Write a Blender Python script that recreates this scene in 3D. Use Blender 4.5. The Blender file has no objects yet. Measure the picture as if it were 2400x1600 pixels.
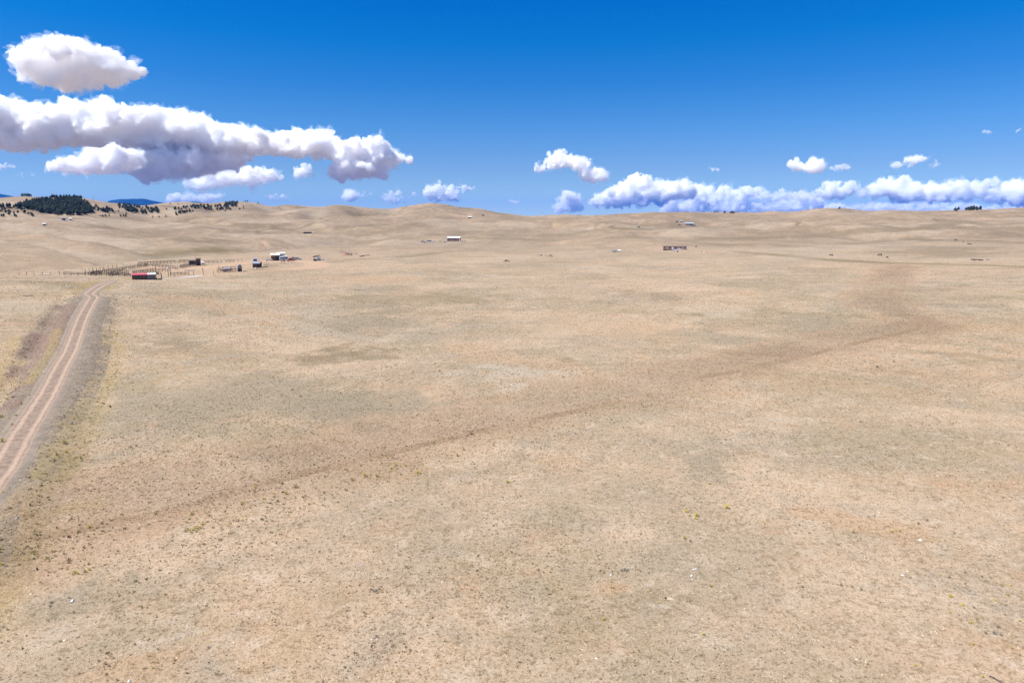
import bpy, bmesh, math, random
import numpy as np
from mathutils import Vector
PI = math.pi
R = math.radians
sc = bpy.context.scene
COL = sc.collection
rnd = random.Random(7)
rng = np.random.default_rng(11)

# ------------------------------------------------------------------ camera, world, sun, exposure
CAMZ = 30.0
F = 1600.0                       # focal length in photo pixels (2400 wide)
VH = 508.0                       # row of the true horizon
PITCH = math.atan((800 - VH) / F)
cam = bpy.data.objects.new("camera", bpy.data.cameras.new("camera"))
COL.objects.link(cam)
sc.camera = cam
cam.location = (0, 0, CAMZ)
cam.rotation_euler = (PI / 2 - PITCH, 0, 0)
cam.data.sensor_width = 36
cam.data.lens = 24
cam.data.clip_start = 1
cam.data.clip_end = 300000

SUN_EL, SUN_AZ = R(55), R(-106)   # azimuth from the view axis, left
world = bpy.data.worlds.new("World")
sc.world = world
world.use_nodes = True
wn = world.node_tree
bg = wn.nodes['Background']
sky = wn.nodes.new('ShaderNodeTexSky')
sky.sky_type = 'NISHITA'
sky.sun_disc = False
sky.sun_elevation = SUN_EL
sky.sun_rotation = SUN_AZ
sky.altitude = 2900
sky.air_density = 1.0
sky.dust_density = 0.2
sky.ozone_density = 2.5
tc = wn.nodes.new('ShaderNodeTexCoord')
sep = wn.nodes.new('ShaderNodeSeparateXYZ')
ramp = wn.nodes.new('ShaderNodeValToRGB')
mulc = wn.nodes.new('ShaderNodeMix')
mulc.data_type = 'RGBA'
mulc.blend_type = 'MULTIPLY'
mulc.inputs[0].default_value = 1.0
wn.links.new(tc.outputs['Generated'], sep.inputs[0])
mr = wn.nodes.new('ShaderNodeMapRange')
mr.inputs[1].default_value = 0.0
mr.inputs[2].default_value = 0.8
wn.links.new(sep.outputs['Z'], mr.inputs[0])
wn.links.new(mr.outputs[0], ramp.inputs[0])
wn.links.new(sky.outputs[0], mulc.inputs[6])
wn.links.new(ramp.outputs[0], mulc.inputs[7])
wn.links.new(mulc.outputs[2], bg.inputs[0])
# (photo row, colour factor): a deep polarised blue overhead, paler towards the horizon
SKY_TINT = [(508, (.64, .78, .79)), (475, (.58, .70, .76)), (400, (.465, .60, .76)), (300, (.285, .60, .87)), (200, (.12, .555, .94)), (100, (.015, .55, 1.01)),
            (0, (.0, .515, 1.09)), (-400, (.24, .70, 1.1)), (-900, (.46, .88, 1.12))]
def _sz(v):
    t = math.atan((800 - v) / 1600) - PITCH
    return math.sin(t)
while len(ramp.color_ramp.elements) < len(SKY_TINT):
    ramp.color_ramp.elements.new(0.5)
for e, (v, c) in zip(ramp.color_ramp.elements, SKY_TINT):
    e.position = max(0.0, min(1.0, _sz(v) / 0.8))
    e.color = (*c, 1)
bg.inputs[1].default_value = 0.08

sun = bpy.data.objects.new("sun", bpy.data.lights.new("sun", "SUN"))
COL.objects.link(sun)
sun.data.energy = 5.0
sun.data.angle = R(0.5)
sun.data.color = (1.0, 0.965, 0.92)
_d = Vector((math.sin(SUN_AZ) * math.cos(SUN_EL), math.cos(SUN_AZ) * math.cos(SUN_EL), math.sin(SUN_EL)))
sun.rotation_euler = _d.to_track_quat('Z', 'Y').to_euler()
sun.location = (-200, 100, 300)

sc.view_settings.view_transform = 'Standard'
sc.view_settings.look = 'None'
sc.view_settings.gamma = 1
sc.view_settings.exposure = 0.8
sc.render.engine = 'CYCLES'
sc.cycles.max_bounces = 48
sc.cycles.diffuse_bounces = 2
sc.cycles.glossy_bounces = 2
sc.cycles.transparent_max_bounces = 16
sc.cycles.volume_bounces = 40
sc.cycles.use_denoising = True
sc.cycles.denoising_prefilter = 'FAST'
sc.cycles.caustics_reflective = False
sc.cycles.caustics_refractive = False

# ------------------------------------------------------------------ noise
def _h(i, j, k, s):
    n = (i * 73856093) ^ (j * 19349663) ^ (k * 83492791) ^ (s * 2654435761)
    n = ((n ^ (n >> 13)) * 1274126177) & 0x7fffffff
    n = ((n ^ (n >> 16)) * 668265263) & 0x7fffffff
    return ((n >> 8) & 0xffff) / 32767.5 - 1

def vn3(p, s):
    p = np.asarray(p, float)
    i = np.floor(p).astype(np.int64)
    f = p - i
    f = f * f * (3 - 2 * f)
    x, y, z = i.T
    a, b, c = f.T
    r = 0
    for dx in (0, 1):
        for dy in (0, 1):
            for dz in (0, 1):
                r = r + _h(x + dx, y + dy, z + dz, s) * (a if dx else 1 - a) * (b if dy else 1 - b) * (c if dz else 1 - c)
    return r

def vn2(x, y, s):
    x = np.asarray(x, float)
    y = np.asarray(y, float)
    i = np.floor(x).astype(np.int64)
    j = np.floor(y).astype(np.int64)
    a = x - i
    b = y - j
    a = a * a * a * (a * (a * 6 - 15) + 10)
    b = b * b * b * (b * (b * 6 - 15) + 10)
    k = np.zeros_like(i)
    return ((_h(i, j, k, s) * (1 - a) + _h(i + 1, j, k, s) * a) * (1 - b)
            + (_h(i, j + 1, k, s) * (1 - a) + _h(i + 1, j + 1, k, s) * a) * b)

def fbm(x, y, s, o=4, lac=2.03, gain=0.5):
    r, a, t = 0, 1.0, 0
    for q in range(o):
        c, sn = math.cos(q * 1.1), math.sin(q * 1.1)
        r = r + a * vn2((x * c - y * sn) + 17.3 * q, (x * sn + y * c) - 9.1 * q, s + q)
        t += a
        a *= gain
        x = x * lac
        y = y * lac
    return r / t

def sstep(a, b, x):
    t = np.clip((x - a) / (b - a), 0, 1)
    return t * t * (3 - 2 * t)

# ------------------------------------------------------------------ terrain shape
def az_of(u, v=VH):
    cx = (u - 1200) / F
    cy = -(v - 800) / F
    return math.atan2(cx, math.cos(PITCH) + cy * math.sin(PITCH))

def dirn(u, v):
    cx = (u - 1200) / F
    cy = -(v - 800) / F
    return (cx, math.cos(PITCH) + cy * math.sin(PITCH), -math.sin(PITCH) + cy * math.cos(PITCH))

def tan_of(u, v):
    d = dirn(u, v)
    return d[2] / math.hypot(d[0], d[1])

SKYLINE = [(-900, 480), (-500, 474), (-300, 470), (0, 463.5), (48, 460), (77, 460), (96, 464), (130, 462), (160, 459), (190, 462), (215, 468),
 (250, 474), (290, 479), (320, 482.5), (343, 483), (383, 475), (429, 473), (470, 475), (495, 477.5), (522, 472.5), (559, 472),
 (595, 474), (634, 485.3), (650, 482.5), (668, 480), (701, 481), (741, 486.5), (782, 480), (800, 479.4), (851, 486.5), (909, 490.6),
 (963, 482), (1004, 475.3), (1038, 477.7), (1086, 487), (1123, 488), (1167, 498), (1239, 506.6), (1320, 502.5), (1378, 505),
 (1433, 502.5), (1514, 497.4), (1600, 496.4), (1685, 498), (1729, 496.7), (1777, 499), (1814, 493.3), (1852, 498), (1896, 490.6),
 (1940, 486.5), (1991, 489), (2035, 495.7), (2076, 491.6), (2144, 495), (2229, 493), (2314, 490.6), (2400, 486.5), (2700, 480), (3300, 488)]
# per column: (range, photo row) of the ground there
TAB = {
 -900: [(250, 700), (345, 647), (500, 604), (650, 580), (780, 560), (950, 522), (1300, 505), (1700, 488), (2600, 470)],
 0:    [(250, 700), (345, 647), (500, 604), (650, 583), (780, 571), (950, 535), (1200, 515), (1500, 500), (1750, 470), (2100, 484), (2700, 462)],
 200:  [(250, 700), (395, 629.5), (560, 594), (700, 577), (880, 561), (1100, 538), (1400, 508), (1700, 465), (2100, 490), (2700, 485)],
 400:  [(250, 700), (480, 608), (680, 579), (850, 566), (1050, 551), (1300, 528), (1600, 503), (1850, 489), (2150, 484), (2700, 474)],
 600:  [(250, 700), (600, 588), (780, 570), (950, 560), (1200, 538), (1500, 511), (1750, 492), (2050, 473), (2700, 486)],
 800:  [(300, 668), (500, 604), (700, 575), (850, 572), (1000, 556), (1300, 530), (1600, 506), (1900, 480), (2600, 494)],
 1000: [(300, 668), (500, 604), (750, 570), (850, 564), (1000, 549), (1300, 523), (1650, 477), (2100, 494), (2700, 500)],
 1200: [(300, 668), (500, 604), (750, 572), (1000, 551), (1350, 526), (1700, 507), (2000, 506), (2600, 520)],
 1500: [(300, 668), (500, 604), (720, 572), (1000, 545), (1350, 519), (1800, 498), (2400, 512)],
 1800: [(300, 668), (500, 602), (700, 573), (1000, 546), (1350, 521), (1800, 496), (2400, 508)],
 2100: [(300, 668), (500, 603), (700, 576), (1000, 548), (1350, 522), (1850, 493), (2500, 508)],
 2400: [(300, 668), (500, 604), (700, 574), (1000, 545), (1300, 520), (1800, 488), (2500, 505)],
 3300: [(300, 668), (500, 604), (700, 574), (1000, 545), (1300, 520), (1800, 490), (2500, 505)],
}
LR0, LR1, NLR, NAZ = math.log(100.0), math.log(3200.0), 500, 900
AZ0, AZ1 = -0.95, 0.95
_azg = np.linspace(AZ0, AZ1, NAZ)
_lrg = np.linspace(LR0, LR1, NLR)
_cols = sorted(TAB)
_caz = [az_of(u) for u in _cols]
_zc = []
for u in _cols:
    pts = TAB[u]
    rr = [100.0, 180.0] + [p[0] for p in pts] + [3200.0]
    zz = [0.0, 0.0] + [CAMZ + tan_of(u, p[1]) * p[0] for p in pts]
    zz.append(zz[-1] - 60)
    _zc.append(np.interp(_lrg, np.log(rr), zz))
_zc = np.array(_zc)
# columns are interpolated along azimuth, then everything is smoothed
ZG = np.empty((NAZ, NLR))
for j in range(NLR):
    ZG[:, j] = np.interp(_azg, _caz, _zc[:, j])
def gsm(a, s, ax):
    k = np.arange(-int(3 * s), int(3 * s) + 1)
    w = np.exp(-0.5 * (k / s) ** 2)
    w /= w.sum()
    pad = [(0, 0), (0, 0)]
    pad[ax] = (len(k) // 2, len(k) // 2)
    p = np.pad(a, pad, mode='edge')
    return np.apply_along_axis(lambda m: np.convolve(m, w, 'valid'), ax, p)
ZG = gsm(gsm(ZG, 7, 1), 18, 0)

def z_smooth(az, lr):
    x = np.clip((az - AZ0) / (AZ1 - AZ0) * (NAZ - 1), 0, NAZ - 1.001)
    y = np.clip((lr - LR0) / (LR1 - LR0) * (NLR - 1), 0, NLR - 1.001)
    i = x.astype(int)
    j = y.astype(int)
    a = x - i
    b = y - j
    return (ZG[i, j] * (1 - a) + ZG[i + 1, j] * a) * (1 - b) + (ZG[i, j + 1] * (1 - a) + ZG[i + 1, j + 1] * a) * b

_snaz = np.array([az_of(u, v) for u, v in SKYLINE])
_snt = np.array([tan_of(u, v) for u, v in SKYLINE])
DT = None
def _drop(az, r, pts, amp, w0, w1, w2, fade):
    A = [az_of(p[0]) for p in pts]
    Rc = np.interp(az, A, [p[1] for p in pts])
    f = 1 - sstep(az_of(fade[0]), az_of(fade[1]), az)
    return -amp * f * sstep(Rc, Rc + w0, r) * (1 - sstep(Rc + w1, Rc + w2, r))
CREST = [(-900, 300), (0, 343), (200, 400), (330, 461), (480, 520), (600, 585), (740, 716), (900, 870)]
SPUR = [(-600, 1300), (0, 985), (110, 880), (220, 790), (330, 705), (450, 640)]
SPUR2 = [(-600, 1000), (0, 790), (130, 680), (260, 570), (400, 520)]
SPUR3 = [(300, 1500), (520, 1230), (640, 1130), (780, 1080), (950, 1000)]
def height_raw(x, y):
    x = np.asarray(x, float)
    y = np.asarray(y, float)
    r = np.hypot(x, y)
    az = np.arctan2(x, y)
    z = z_smooth(az, np.log(np.maximum(r, 1)))
    z = np.where(r < 150, 0, z)
    a = sstep(380, 1300, r)
    rid = 1 - np.abs(fbm(x / 330, y / 330, 5, 4)) * 2.2
    z = z + a * (fbm(x / 420, y / 420, 9, 3) * 9 + rid * 15.0 - 8 + fbm(x / 90, y / 90, 13, 3) * 2.6)
    z = z + sstep(150, 500, r) * fbm(x / 160, y / 160, 21, 3) * 0.8
    z = z + fbm(x / 38, y / 38, 31, 3) * 0.28
    z = z + _drop(az, r, CREST, 14, 115, 150, 430, (760, 930)) + _drop(az, r, SPUR, 8, 70, 90, 260, (330, 460))
    z = z + _drop(az, r, SPUR2, 5, 50, 60, 180, (250, 380)) + _drop(az, r, SPUR3, 6, 80, 100, 260, (800, 960))
    # beyond the hills the land drops away
    z = z - sstep(2700, 4200, r) * (z + 110)
    return z
_rr = np.geomspace(900, 3200, 260)
_aa = np.linspace(AZ0, AZ1, 1300)
_A, _RR = np.meshgrid(_aa, _rr, indexing='ij')
_zz = height_raw(_RR * np.sin(_A), _RR * np.cos(_A))
_mt = ((_zz - CAMZ) / _RR).max(1)
_dt = np.interp(_aa, _snaz, _snt) - _mt
_k = np.exp(-0.5 * (np.arange(-15, 16) / 5.0) ** 2)
_dt = np.convolve(np.pad(_dt, 15, mode='edge'), _k / _k.sum(), 'valid')

def height0(x, y):
    r = np.hypot(x, y)
    az = np.arctan2(x, y)
    z = height_raw(x, y)
    return z + np.interp(az, _aa, _dt) * r * sstep(1150, 1600, r) * (1 - sstep(2700, 3600, r))

def hit0(u, v):
    d = dirn(u, v)
    h = math.hypot(d[0], d[1])
    rr = np.geomspace(12, 3000, 3000)
    xs, ys = d[0] / h * rr, d[1] / h * rr
    zs = CAMZ + d[2] / h * rr
    g = height0(xs, ys)
    below = np.nonzero(zs <= g)[0]
    if len(below) == 0:
        return None
    i = max(below[0], 1)
    a0, a1 = zs[i - 1] - g[i - 1], zs[i] - g[i]
    t = a0 / (a0 - a1 + 1e-9)
    rr_ = rr[i - 1] + (rr[i] - rr[i - 1]) * t
    return (d[0] / h * rr_, d[1] / h * rr_)

def wpl(pts):
    out = []
    for u, v in pts:
        p = hit0(u, v)
        if p is not None:
            out.append(p)
    return out

def smooth_pl(P, step):
    """Catmull-Rom through the points, resampled"""
    P = [np.array(p, float) for p in P]
    P = [2 * P[0] - P[1]] + P + [2 * P[-1] - P[-2]]
    out = []
    for i in range(1, len(P) - 2):
        a, b, c, d = P[i - 1], P[i], P[i + 1], P[i + 2]
        n = max(2, int(np.linalg.norm(c - b) / step))
        for k in range(n):
            t = k / n
            out.append(0.5 * ((2 * b) + (-a + c) * t + (2 * a - 5 * b + 4 * c - d) * t * t + (-a + 3 * b - 3 * c + d) * t ** 3))
    out.append(P[-2])
    return np.array(out)

def pl_dist(P, x, y, reach=60.0):
    """distance to a polyline and signed side (left of travel positive); far points get reach"""
    P = np.asarray(P, float)
    D = np.full(x.shape, reach)
    S = np.zeros(x.shape)
    m = (x > P[:, 0].min() - reach) & (x < P[:, 0].max() + reach) & (y > P[:, 1].min() - reach) & (y < P[:, 1].max() + reach)
    xi, yi = x[m], y[m]
    d = np.full(xi.shape, reach)
    s = np.zeros(xi.shape)
    for a, b in zip(P[:-1], P[1:]):
        ab = b - a
        L2 = (ab ** 2).sum() + 1e-9
        t = np.clip(((xi - a[0]) * ab[0] + (yi - a[1]) * ab[1]) / L2, 0, 1)
        ex, ey = xi - a[0] - t * ab[0], yi - a[1] - t * ab[1]
        dd = np.hypot(ex, ey)
        cr = ab[0] * ey - ab[1] * ex
        k = dd < d
        d[k] = dd[k]
        s[k] = np.sign(cr[k])
    D[m] = d
    S[m] = s
    return D, S

def poly_sd(P, x, y, reach=80.0):
    """signed distance, positive inside"""
    P = np.asarray(P, float)
    Q = np.vstack([P, P[:1]])
    D, _ = pl_dist(Q, x, y, reach)
    ins = np.zeros(x.shape, bool)
    m = D < reach
    m |= (x > P[:, 0].min()) & (x < P[:, 0].max()) & (y > P[:, 1].min()) & (y < P[:, 1].max())
    xi, yi = x[m], y[m]
    c = np.zeros(xi.shape, int)
    for a, b in zip(Q[:-1], Q[1:]):
        c += ((a[1] > yi) != (b[1] > yi)) & (xi < (b[0] - a[0]) * (yi - a[1]) / (b[1] - a[1] + 1e-12) + a[0])
    ins[m] = c % 2 == 1
    return np.where(ins, D, -D)

# road centre line, laid out on the ground plane
ROAD_PX = [(-160, 1345), (-70, 1215), (14, 1100), (57, 1022), (108, 939), (145, 867), (176, 800), (192, 755), (211, 716), (219, 700), (209, 692), (214, 684), (236, 669), (268, 655)]
ROAD = smooth_pl(wpl(ROAD_PX), 1.0)
LANE = smooth_pl(wpl([(-120, 652), (0, 652), (100, 651), (180, 650.5), (268, 653)]), 3.0)

def height(x, y):
    x = np.asarray(x, float)
    y = np.asarray(y, float)
    z = height0(x, y)
    shp = z.shape
    xf, yf, zf = x.ravel(), y.ravel(), z.ravel().copy()
    D, S = pl_dist(ROAD, xf, yf, 16.0)
    emb = 0.75 * (1 - sstep(3.2, 8.5, D))
    ditch = -0.5 * np.exp(-((D - 7.5) / 1.8) ** 2) * (S > 0)
    fade = 1 - sstep(215, 290, np.hypot(xf, yf))
    zf += (emb + ditch) * fade
    return zf.reshape(shp)

def hz(x, y):
    return float(height(np.array([x]), np.array([y]))[0])

def hit(u, v):
    """photo row and column of something standing on the ground -> its place"""
    p = hit0(u, v)
    return Vector((p[0], p[1], hz(p[0], p[1])))

# ------------------------------------------------------------------ mesh and material helpers
def mesh_np(name, V, Fc):
    V = np.asarray(V, np.float32)
    Fc = np.asarray(Fc, np.int32)
    me = bpy.data.meshes.new(name)
    me.vertices.add(len(V))
    me.vertices.foreach_set('co', V.ravel())
    me.loops.add(Fc.size)
    me.polygons.add(len(Fc))
    me.loops.foreach_set('vertex_index', Fc.ravel())
    me.polygons.foreach_set('loop_start', np.arange(len(Fc), dtype=np.int32) * Fc.shape[1])
    me.update(calc_edges=True)
    return me

def link(name, me, mat=None, parent=None):
    o = bpy.data.objects.new(name, me)
    COL.objects.link(o)
    if mat is not None and me is not None:
        me.materials.clear()
        me.materials.append(mat)
    if parent is not None:
        o.parent = parent
    return o

def tag(o, label=None, cat=None, group=None, kind=None):
    if label: o['label'] = label
    if cat: o['category'] = cat
    if group: o['group'] = group
    if kind: o['kind'] = kind
    return o

def empty(name, loc=(0, 0, 0), rz=0.0):
    o = bpy.data.objects.new(name, None)
    COL.objects.link(o)
    o.location = loc
    o.rotation_euler = (0, 0, rz)
    o.empty_display_size = 0.3
    return o

def copy_tree(o, parent=None):
    c = o.copy()
    COL.objects.link(c)
    c.parent = parent
    for ch in list(o.children):
        copy_tree(ch, c)
    return c

class MB:
    """collects simple solids into one mesh"""
    def __init__(s):
        s.V, s.F = [], []
    def add(s, V, Fs):
        o = len(s.V)
        s.V += [tuple(v) for v in V]
        s.F += [tuple(i + o for i in f) for f in Fs]
        return s
    def box(s, x, y, z, sx, sy, sz, rz=0.0, tx=0.0, ty=0.0, tz=None):
        """centre x,y; base z; sizes; tx/ty: top inset"""
        c, n = math.cos(rz), math.sin(rz)
        V = []
        for zz, ix, iy in ((0, 0, 0), (1, tx, ty)):
            for a, b in ((-1, -1), (1, -1), (1, 1), (-1, 1)):
                px, py = a * (sx / 2 - ix), b * (sy / 2 - iy)
                V.append((x + px * c - py * n, y + px * n + py * c, z + zz * sz))
        return s.add(V, [(3, 2, 1, 0), (4, 5, 6, 7), (0, 1, 5, 4), (1, 2, 6, 5), (2, 3, 7, 6), (3, 0, 4, 7)])
    def hexa(s, P):
        """eight corners: bottom 4 ccw, top 4 ccw"""
        return s.add(P, [(3, 2, 1, 0), (4, 5, 6, 7), (0, 1, 5, 4), (1, 2, 6, 5), (2, 3, 7, 6), (3, 0, 4, 7)])
    def tube(s, a, b, r0, r1=None, n=8):
        a, b = Vector(a), Vector(b)
        r1 = r0 if r1 is None else r1
        d = (b - a).normalized()
        u = d.orthogonal().normalized()
        w = d.cross(u)
        V = [a + (u * math.cos(t) + w * math.sin(t)) * r0 for t in [2 * PI * k / n for k in range(n)]]
        V += [b + (u * math.cos(t) + w * math.sin(t)) * r1 for t in [2 * PI * k / n for k in range(n)]]
        Fs = [(k, (k + 1) % n, n + (k + 1) % n, n + k) for k in range(n)]
        Fs += [tuple(range(n - 1, -1, -1)), tuple(range(n, 2 * n))]
        return s.add(V, Fs)
    def ball(s, c, rx, ry, rz, n=10, m=7, jit=0.0, seed=0):
        rr = random.Random(seed)
        V = [(c[0], c[1], c[2] - rz)]
        for j in range(1, m):
            ph = -PI / 2 + PI * j / m
            for k in range(n):
                q = 1 + rr.uniform(-jit, jit)
                V.append((c[0] + rx * q * math.cos(ph) * math.cos(2 * PI * k / n), c[1] + ry * q * math.cos(ph) * math.sin(2 * PI * k / n), c[2] + rz * q * math.sin(ph)))
        V.append((c[0], c[1], c[2] + rz))
        Fs = [(0, 1 + (k + 1) % n, 1 + k) for k in range(n)]
        for j in range(m - 2):
            o = 1 + j * n
            Fs += [(o + k, o + (k + 1) % n, o + n + (k + 1) % n, o + n + k) for k in range(n)]
        o = 1 + (m - 2) * n
        Fs += [(o + k, o + (k + 1) % n, len(V) - 1) for k in range(n)]
        return s.add(V, Fs)
    def prism(s, prof, y0, y1):
        """profile in x,z extruded along y"""
        n = len(prof)
        V = [(x, y0, z) for x, z in prof] + [(x, y1, z) for x, z in prof]
        Fs = [(k, (k + 1) % n, n + (k + 1) % n, n + k) for k in range(n)]
        Fs += [tuple(range(n - 1, -1, -1)), tuple(range(n, 2 * n))]
        return s.add(V, Fs)
    def prismx(s, prof, x0, x1):
        """profile in y,z extruded along x"""
        n = len(prof)
        V = [(x0, y, z) for y, z in prof] + [(x1, y, z) for y, z in prof]
        Fs = [(k, (k + 1) % n, n + (k + 1) % n, n + k) for k in range(n)]
        Fs += [tuple(range(n - 1, -1, -1)), tuple(range(n, 2 * n))]
        return s.add(V, Fs)
    def build(s, name, mat, parent=None, bevel=0.0, smooth=False):
        me = bpy.data.meshes.new(name)
        me.from_pydata(s.V, [], s.F)
        bm = bmesh.new()
        bm.from_mesh(me)
        bmesh.ops.recalc_face_normals(bm, faces=bm.faces)
        if bevel:
            bmesh.ops.bevel(bm, geom=list(bm.edges), offset=bevel, segments=1, affect='EDGES', clamp_overlap=True)
        bm.to_mesh(me)
        bm.free()
        if smooth:
            me.polygons.foreach_set('use_smooth', [True] * len(me.polygons))
        return link(name, me, mat, parent)

def newmat(name):
    m = bpy.data.materials.new(name)
    m.use_nodes = True
    return m, m.node_tree, m.node_tree.nodes['Principled BSDF']

def N(nt, t, **kw):
    n = nt.nodes.new(t)
    for k, v in kw.items():
        setattr(n, k, v)
    return n

def noise(nt, scale, detail=4, rough=0.55, vec=None, dist=0.0):
    n = N(nt, 'ShaderNodeTexNoise')
    n.inputs['Scale'].default_value = scale
    n.inputs['Detail'].default_value = detail
    n.inputs['Roughness'].default_value = rough
    n.inputs['Distortion'].default_value = dist
    if vec is not None:
        nt.links.new(vec, n.inputs['Vector'])
    return n.outputs['Fac']

def mapr(nt, src, a, b, c=0.0, d=1.0, smooth=False):
    n = N(nt, 'ShaderNodeMapRange')
    if smooth: n.interpolation_type = 'SMOOTHSTEP'
    nt.links.new(src, n.inputs[0])
    for i, v in zip((1, 2, 3, 4), (a, b, c, d)):
        n.inputs[i].default_value = v
    return n.outputs[0]

def mixc(nt, fac, a, b, mode='MIX'):
    n = N(nt, 'ShaderNodeMix', data_type='RGBA', blend_type=mode)
    if isinstance(fac, float): n.inputs[0].default_value = fac
    else: nt.links.new(fac, n.inputs[0])
    for k, q in ((6, a), (7, b)):
        if isinstance(q, tuple): n.inputs[k].default_value = (*q, 1)
        else: nt.links.new(q, n.inputs[k])
    return n.outputs[2]

def math_(nt, op, a, b=None):
    n = N(nt, 'ShaderNodeMath', operation=op)
    for k, q in ((0, a), (1, b)):
        if q is None: continue
        if isinstance(q, (int, float)): n.inputs[k].default_value = q
        else: nt.links.new(q, n.inputs[k])
    return n.outputs[0]

MC = {}
def mat(name, col, rough=0.8, var=0.12, scale=3.0, metal=0.0, stripes=None, bump=0.0):
    """procedural paint / wood / metal with uneven colour; stripes=(axis, per metre, strength)"""
    if name in MC: return MC[name]
    m, nt, b = newmat(name)
    t = N(nt, 'ShaderNodeTexCoord').outputs['Object']
    f = noise(nt, scale, 5, 0.65, t)
    lo = tuple(c * (1 - var * 2.2) for c in col)
    hi = tuple(min(1, c * (1 + var)) for c in col)
    c = mixc(nt, mapr(nt, f, 0.3, 0.7), lo, hi)
    f2 = noise(nt, scale * 9, 3, 0.6, t)
    c = mixc(nt, mapr(nt, f2, 0.35, 0.65, 0.0, 0.45), c, tuple(q * (1 - var) for q in col))
    if stripes:
        ax, per, st = stripes
        w = N(nt, 'ShaderNodeTexWave', wave_type='BANDS', bands_direction=ax, wave_profile='SAW')
        w.inputs['Scale'].default_value = per
        w.inputs['Distortion'].default_value = 0.15
        nt.links.new(t, w.inputs['Vector'])
        c = mixc(nt, mapr(nt, w.outputs['Fac'], 0.75, 1.0, 0.0, st), c, tuple(q * 0.35 for q in col))
    nt.links.new(c, b.inputs['Base Color'])
    b.inputs['Roughness'].default_value = rough
    b.inputs['Metallic'].default_value = metal
    if bump:
        bp = N(nt, 'ShaderNodeBump')
        bp.inputs['Distance'].default_value = bump
        nt.links.new(f2, bp.inputs['Height'])
        nt.links.new(bp.outputs[0], b.inputs['Normal'])
    MC[name] = m
    return m

# ------------------------------------------------------------------ ground: one sheet
WASH_PX = [(-120, 1330), (100, 1232), (300, 1172), (500, 1118), (760, 1060), (1000, 1008), (1300, 945), (1600, 883), (1900, 812), (2060, 785),
           (2140, 768), (2175, 756), (2150, 742), (2085, 722), (2045, 700), (2055, 675), (2090, 650), (2110, 622)]
TRAIL_PX = [(60, 1271), (150, 1248), (255, 1225), (400, 1200), (500, 1168), (591, 1140), (700, 1112), (872, 1071), (1000, 1040), (1120, 1011),
            (1230, 988), (1400, 952), (1520, 928)]
TRAIL2_PX = [(1640, 884), (1720, 870), (1804, 852), (1900, 831), (2010, 803), (2144, 773), (2158, 766)]
WASH = smooth_pl(wpl(WASH_PX), 3.0)
TRAIL = smooth_pl(wpl(TRAIL_PX), 1.5)
TRAIL2 = smooth_pl(wpl(TRAIL2_PX), 2.0)
GRAVEL = np.array(wpl([(152, 705), (106, 749), (69, 794), (41, 850), (18, 914), (-20, 960), (-150, 1110), (-420, 1500), (-120, 1500), (0, 1309), (9, 1272),
                       (28, 1199), (60, 1162), (106, 1116), (138, 1070), (170, 1001), (202, 941), (234, 877), (248, 817), (250, 771), (271, 703), (240, 692), (200, 690)]))
PURPLE = np.array(wpl([(190, 706), (150, 712), (106, 755), (72, 800), (46, 850), (20, 920), (-60, 1010), (0, 985), (60, 930), (120, 850), (165, 770), (188, 720)]))
YEL = [wpl([(138, 776), (115, 840), (69, 905)]), wpl([(200, 945), (150, 1040), (90, 1130)])]
YELPOLY = [np.array(wpl([(145, 694), (175, 672), (232, 655), (246, 655), (240, 662), (214, 676), (196, 690)])),
           np.array(wpl([(236, 688), (242, 676), (262, 664), (290, 659), (270, 667), (255, 680)]))]
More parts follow.
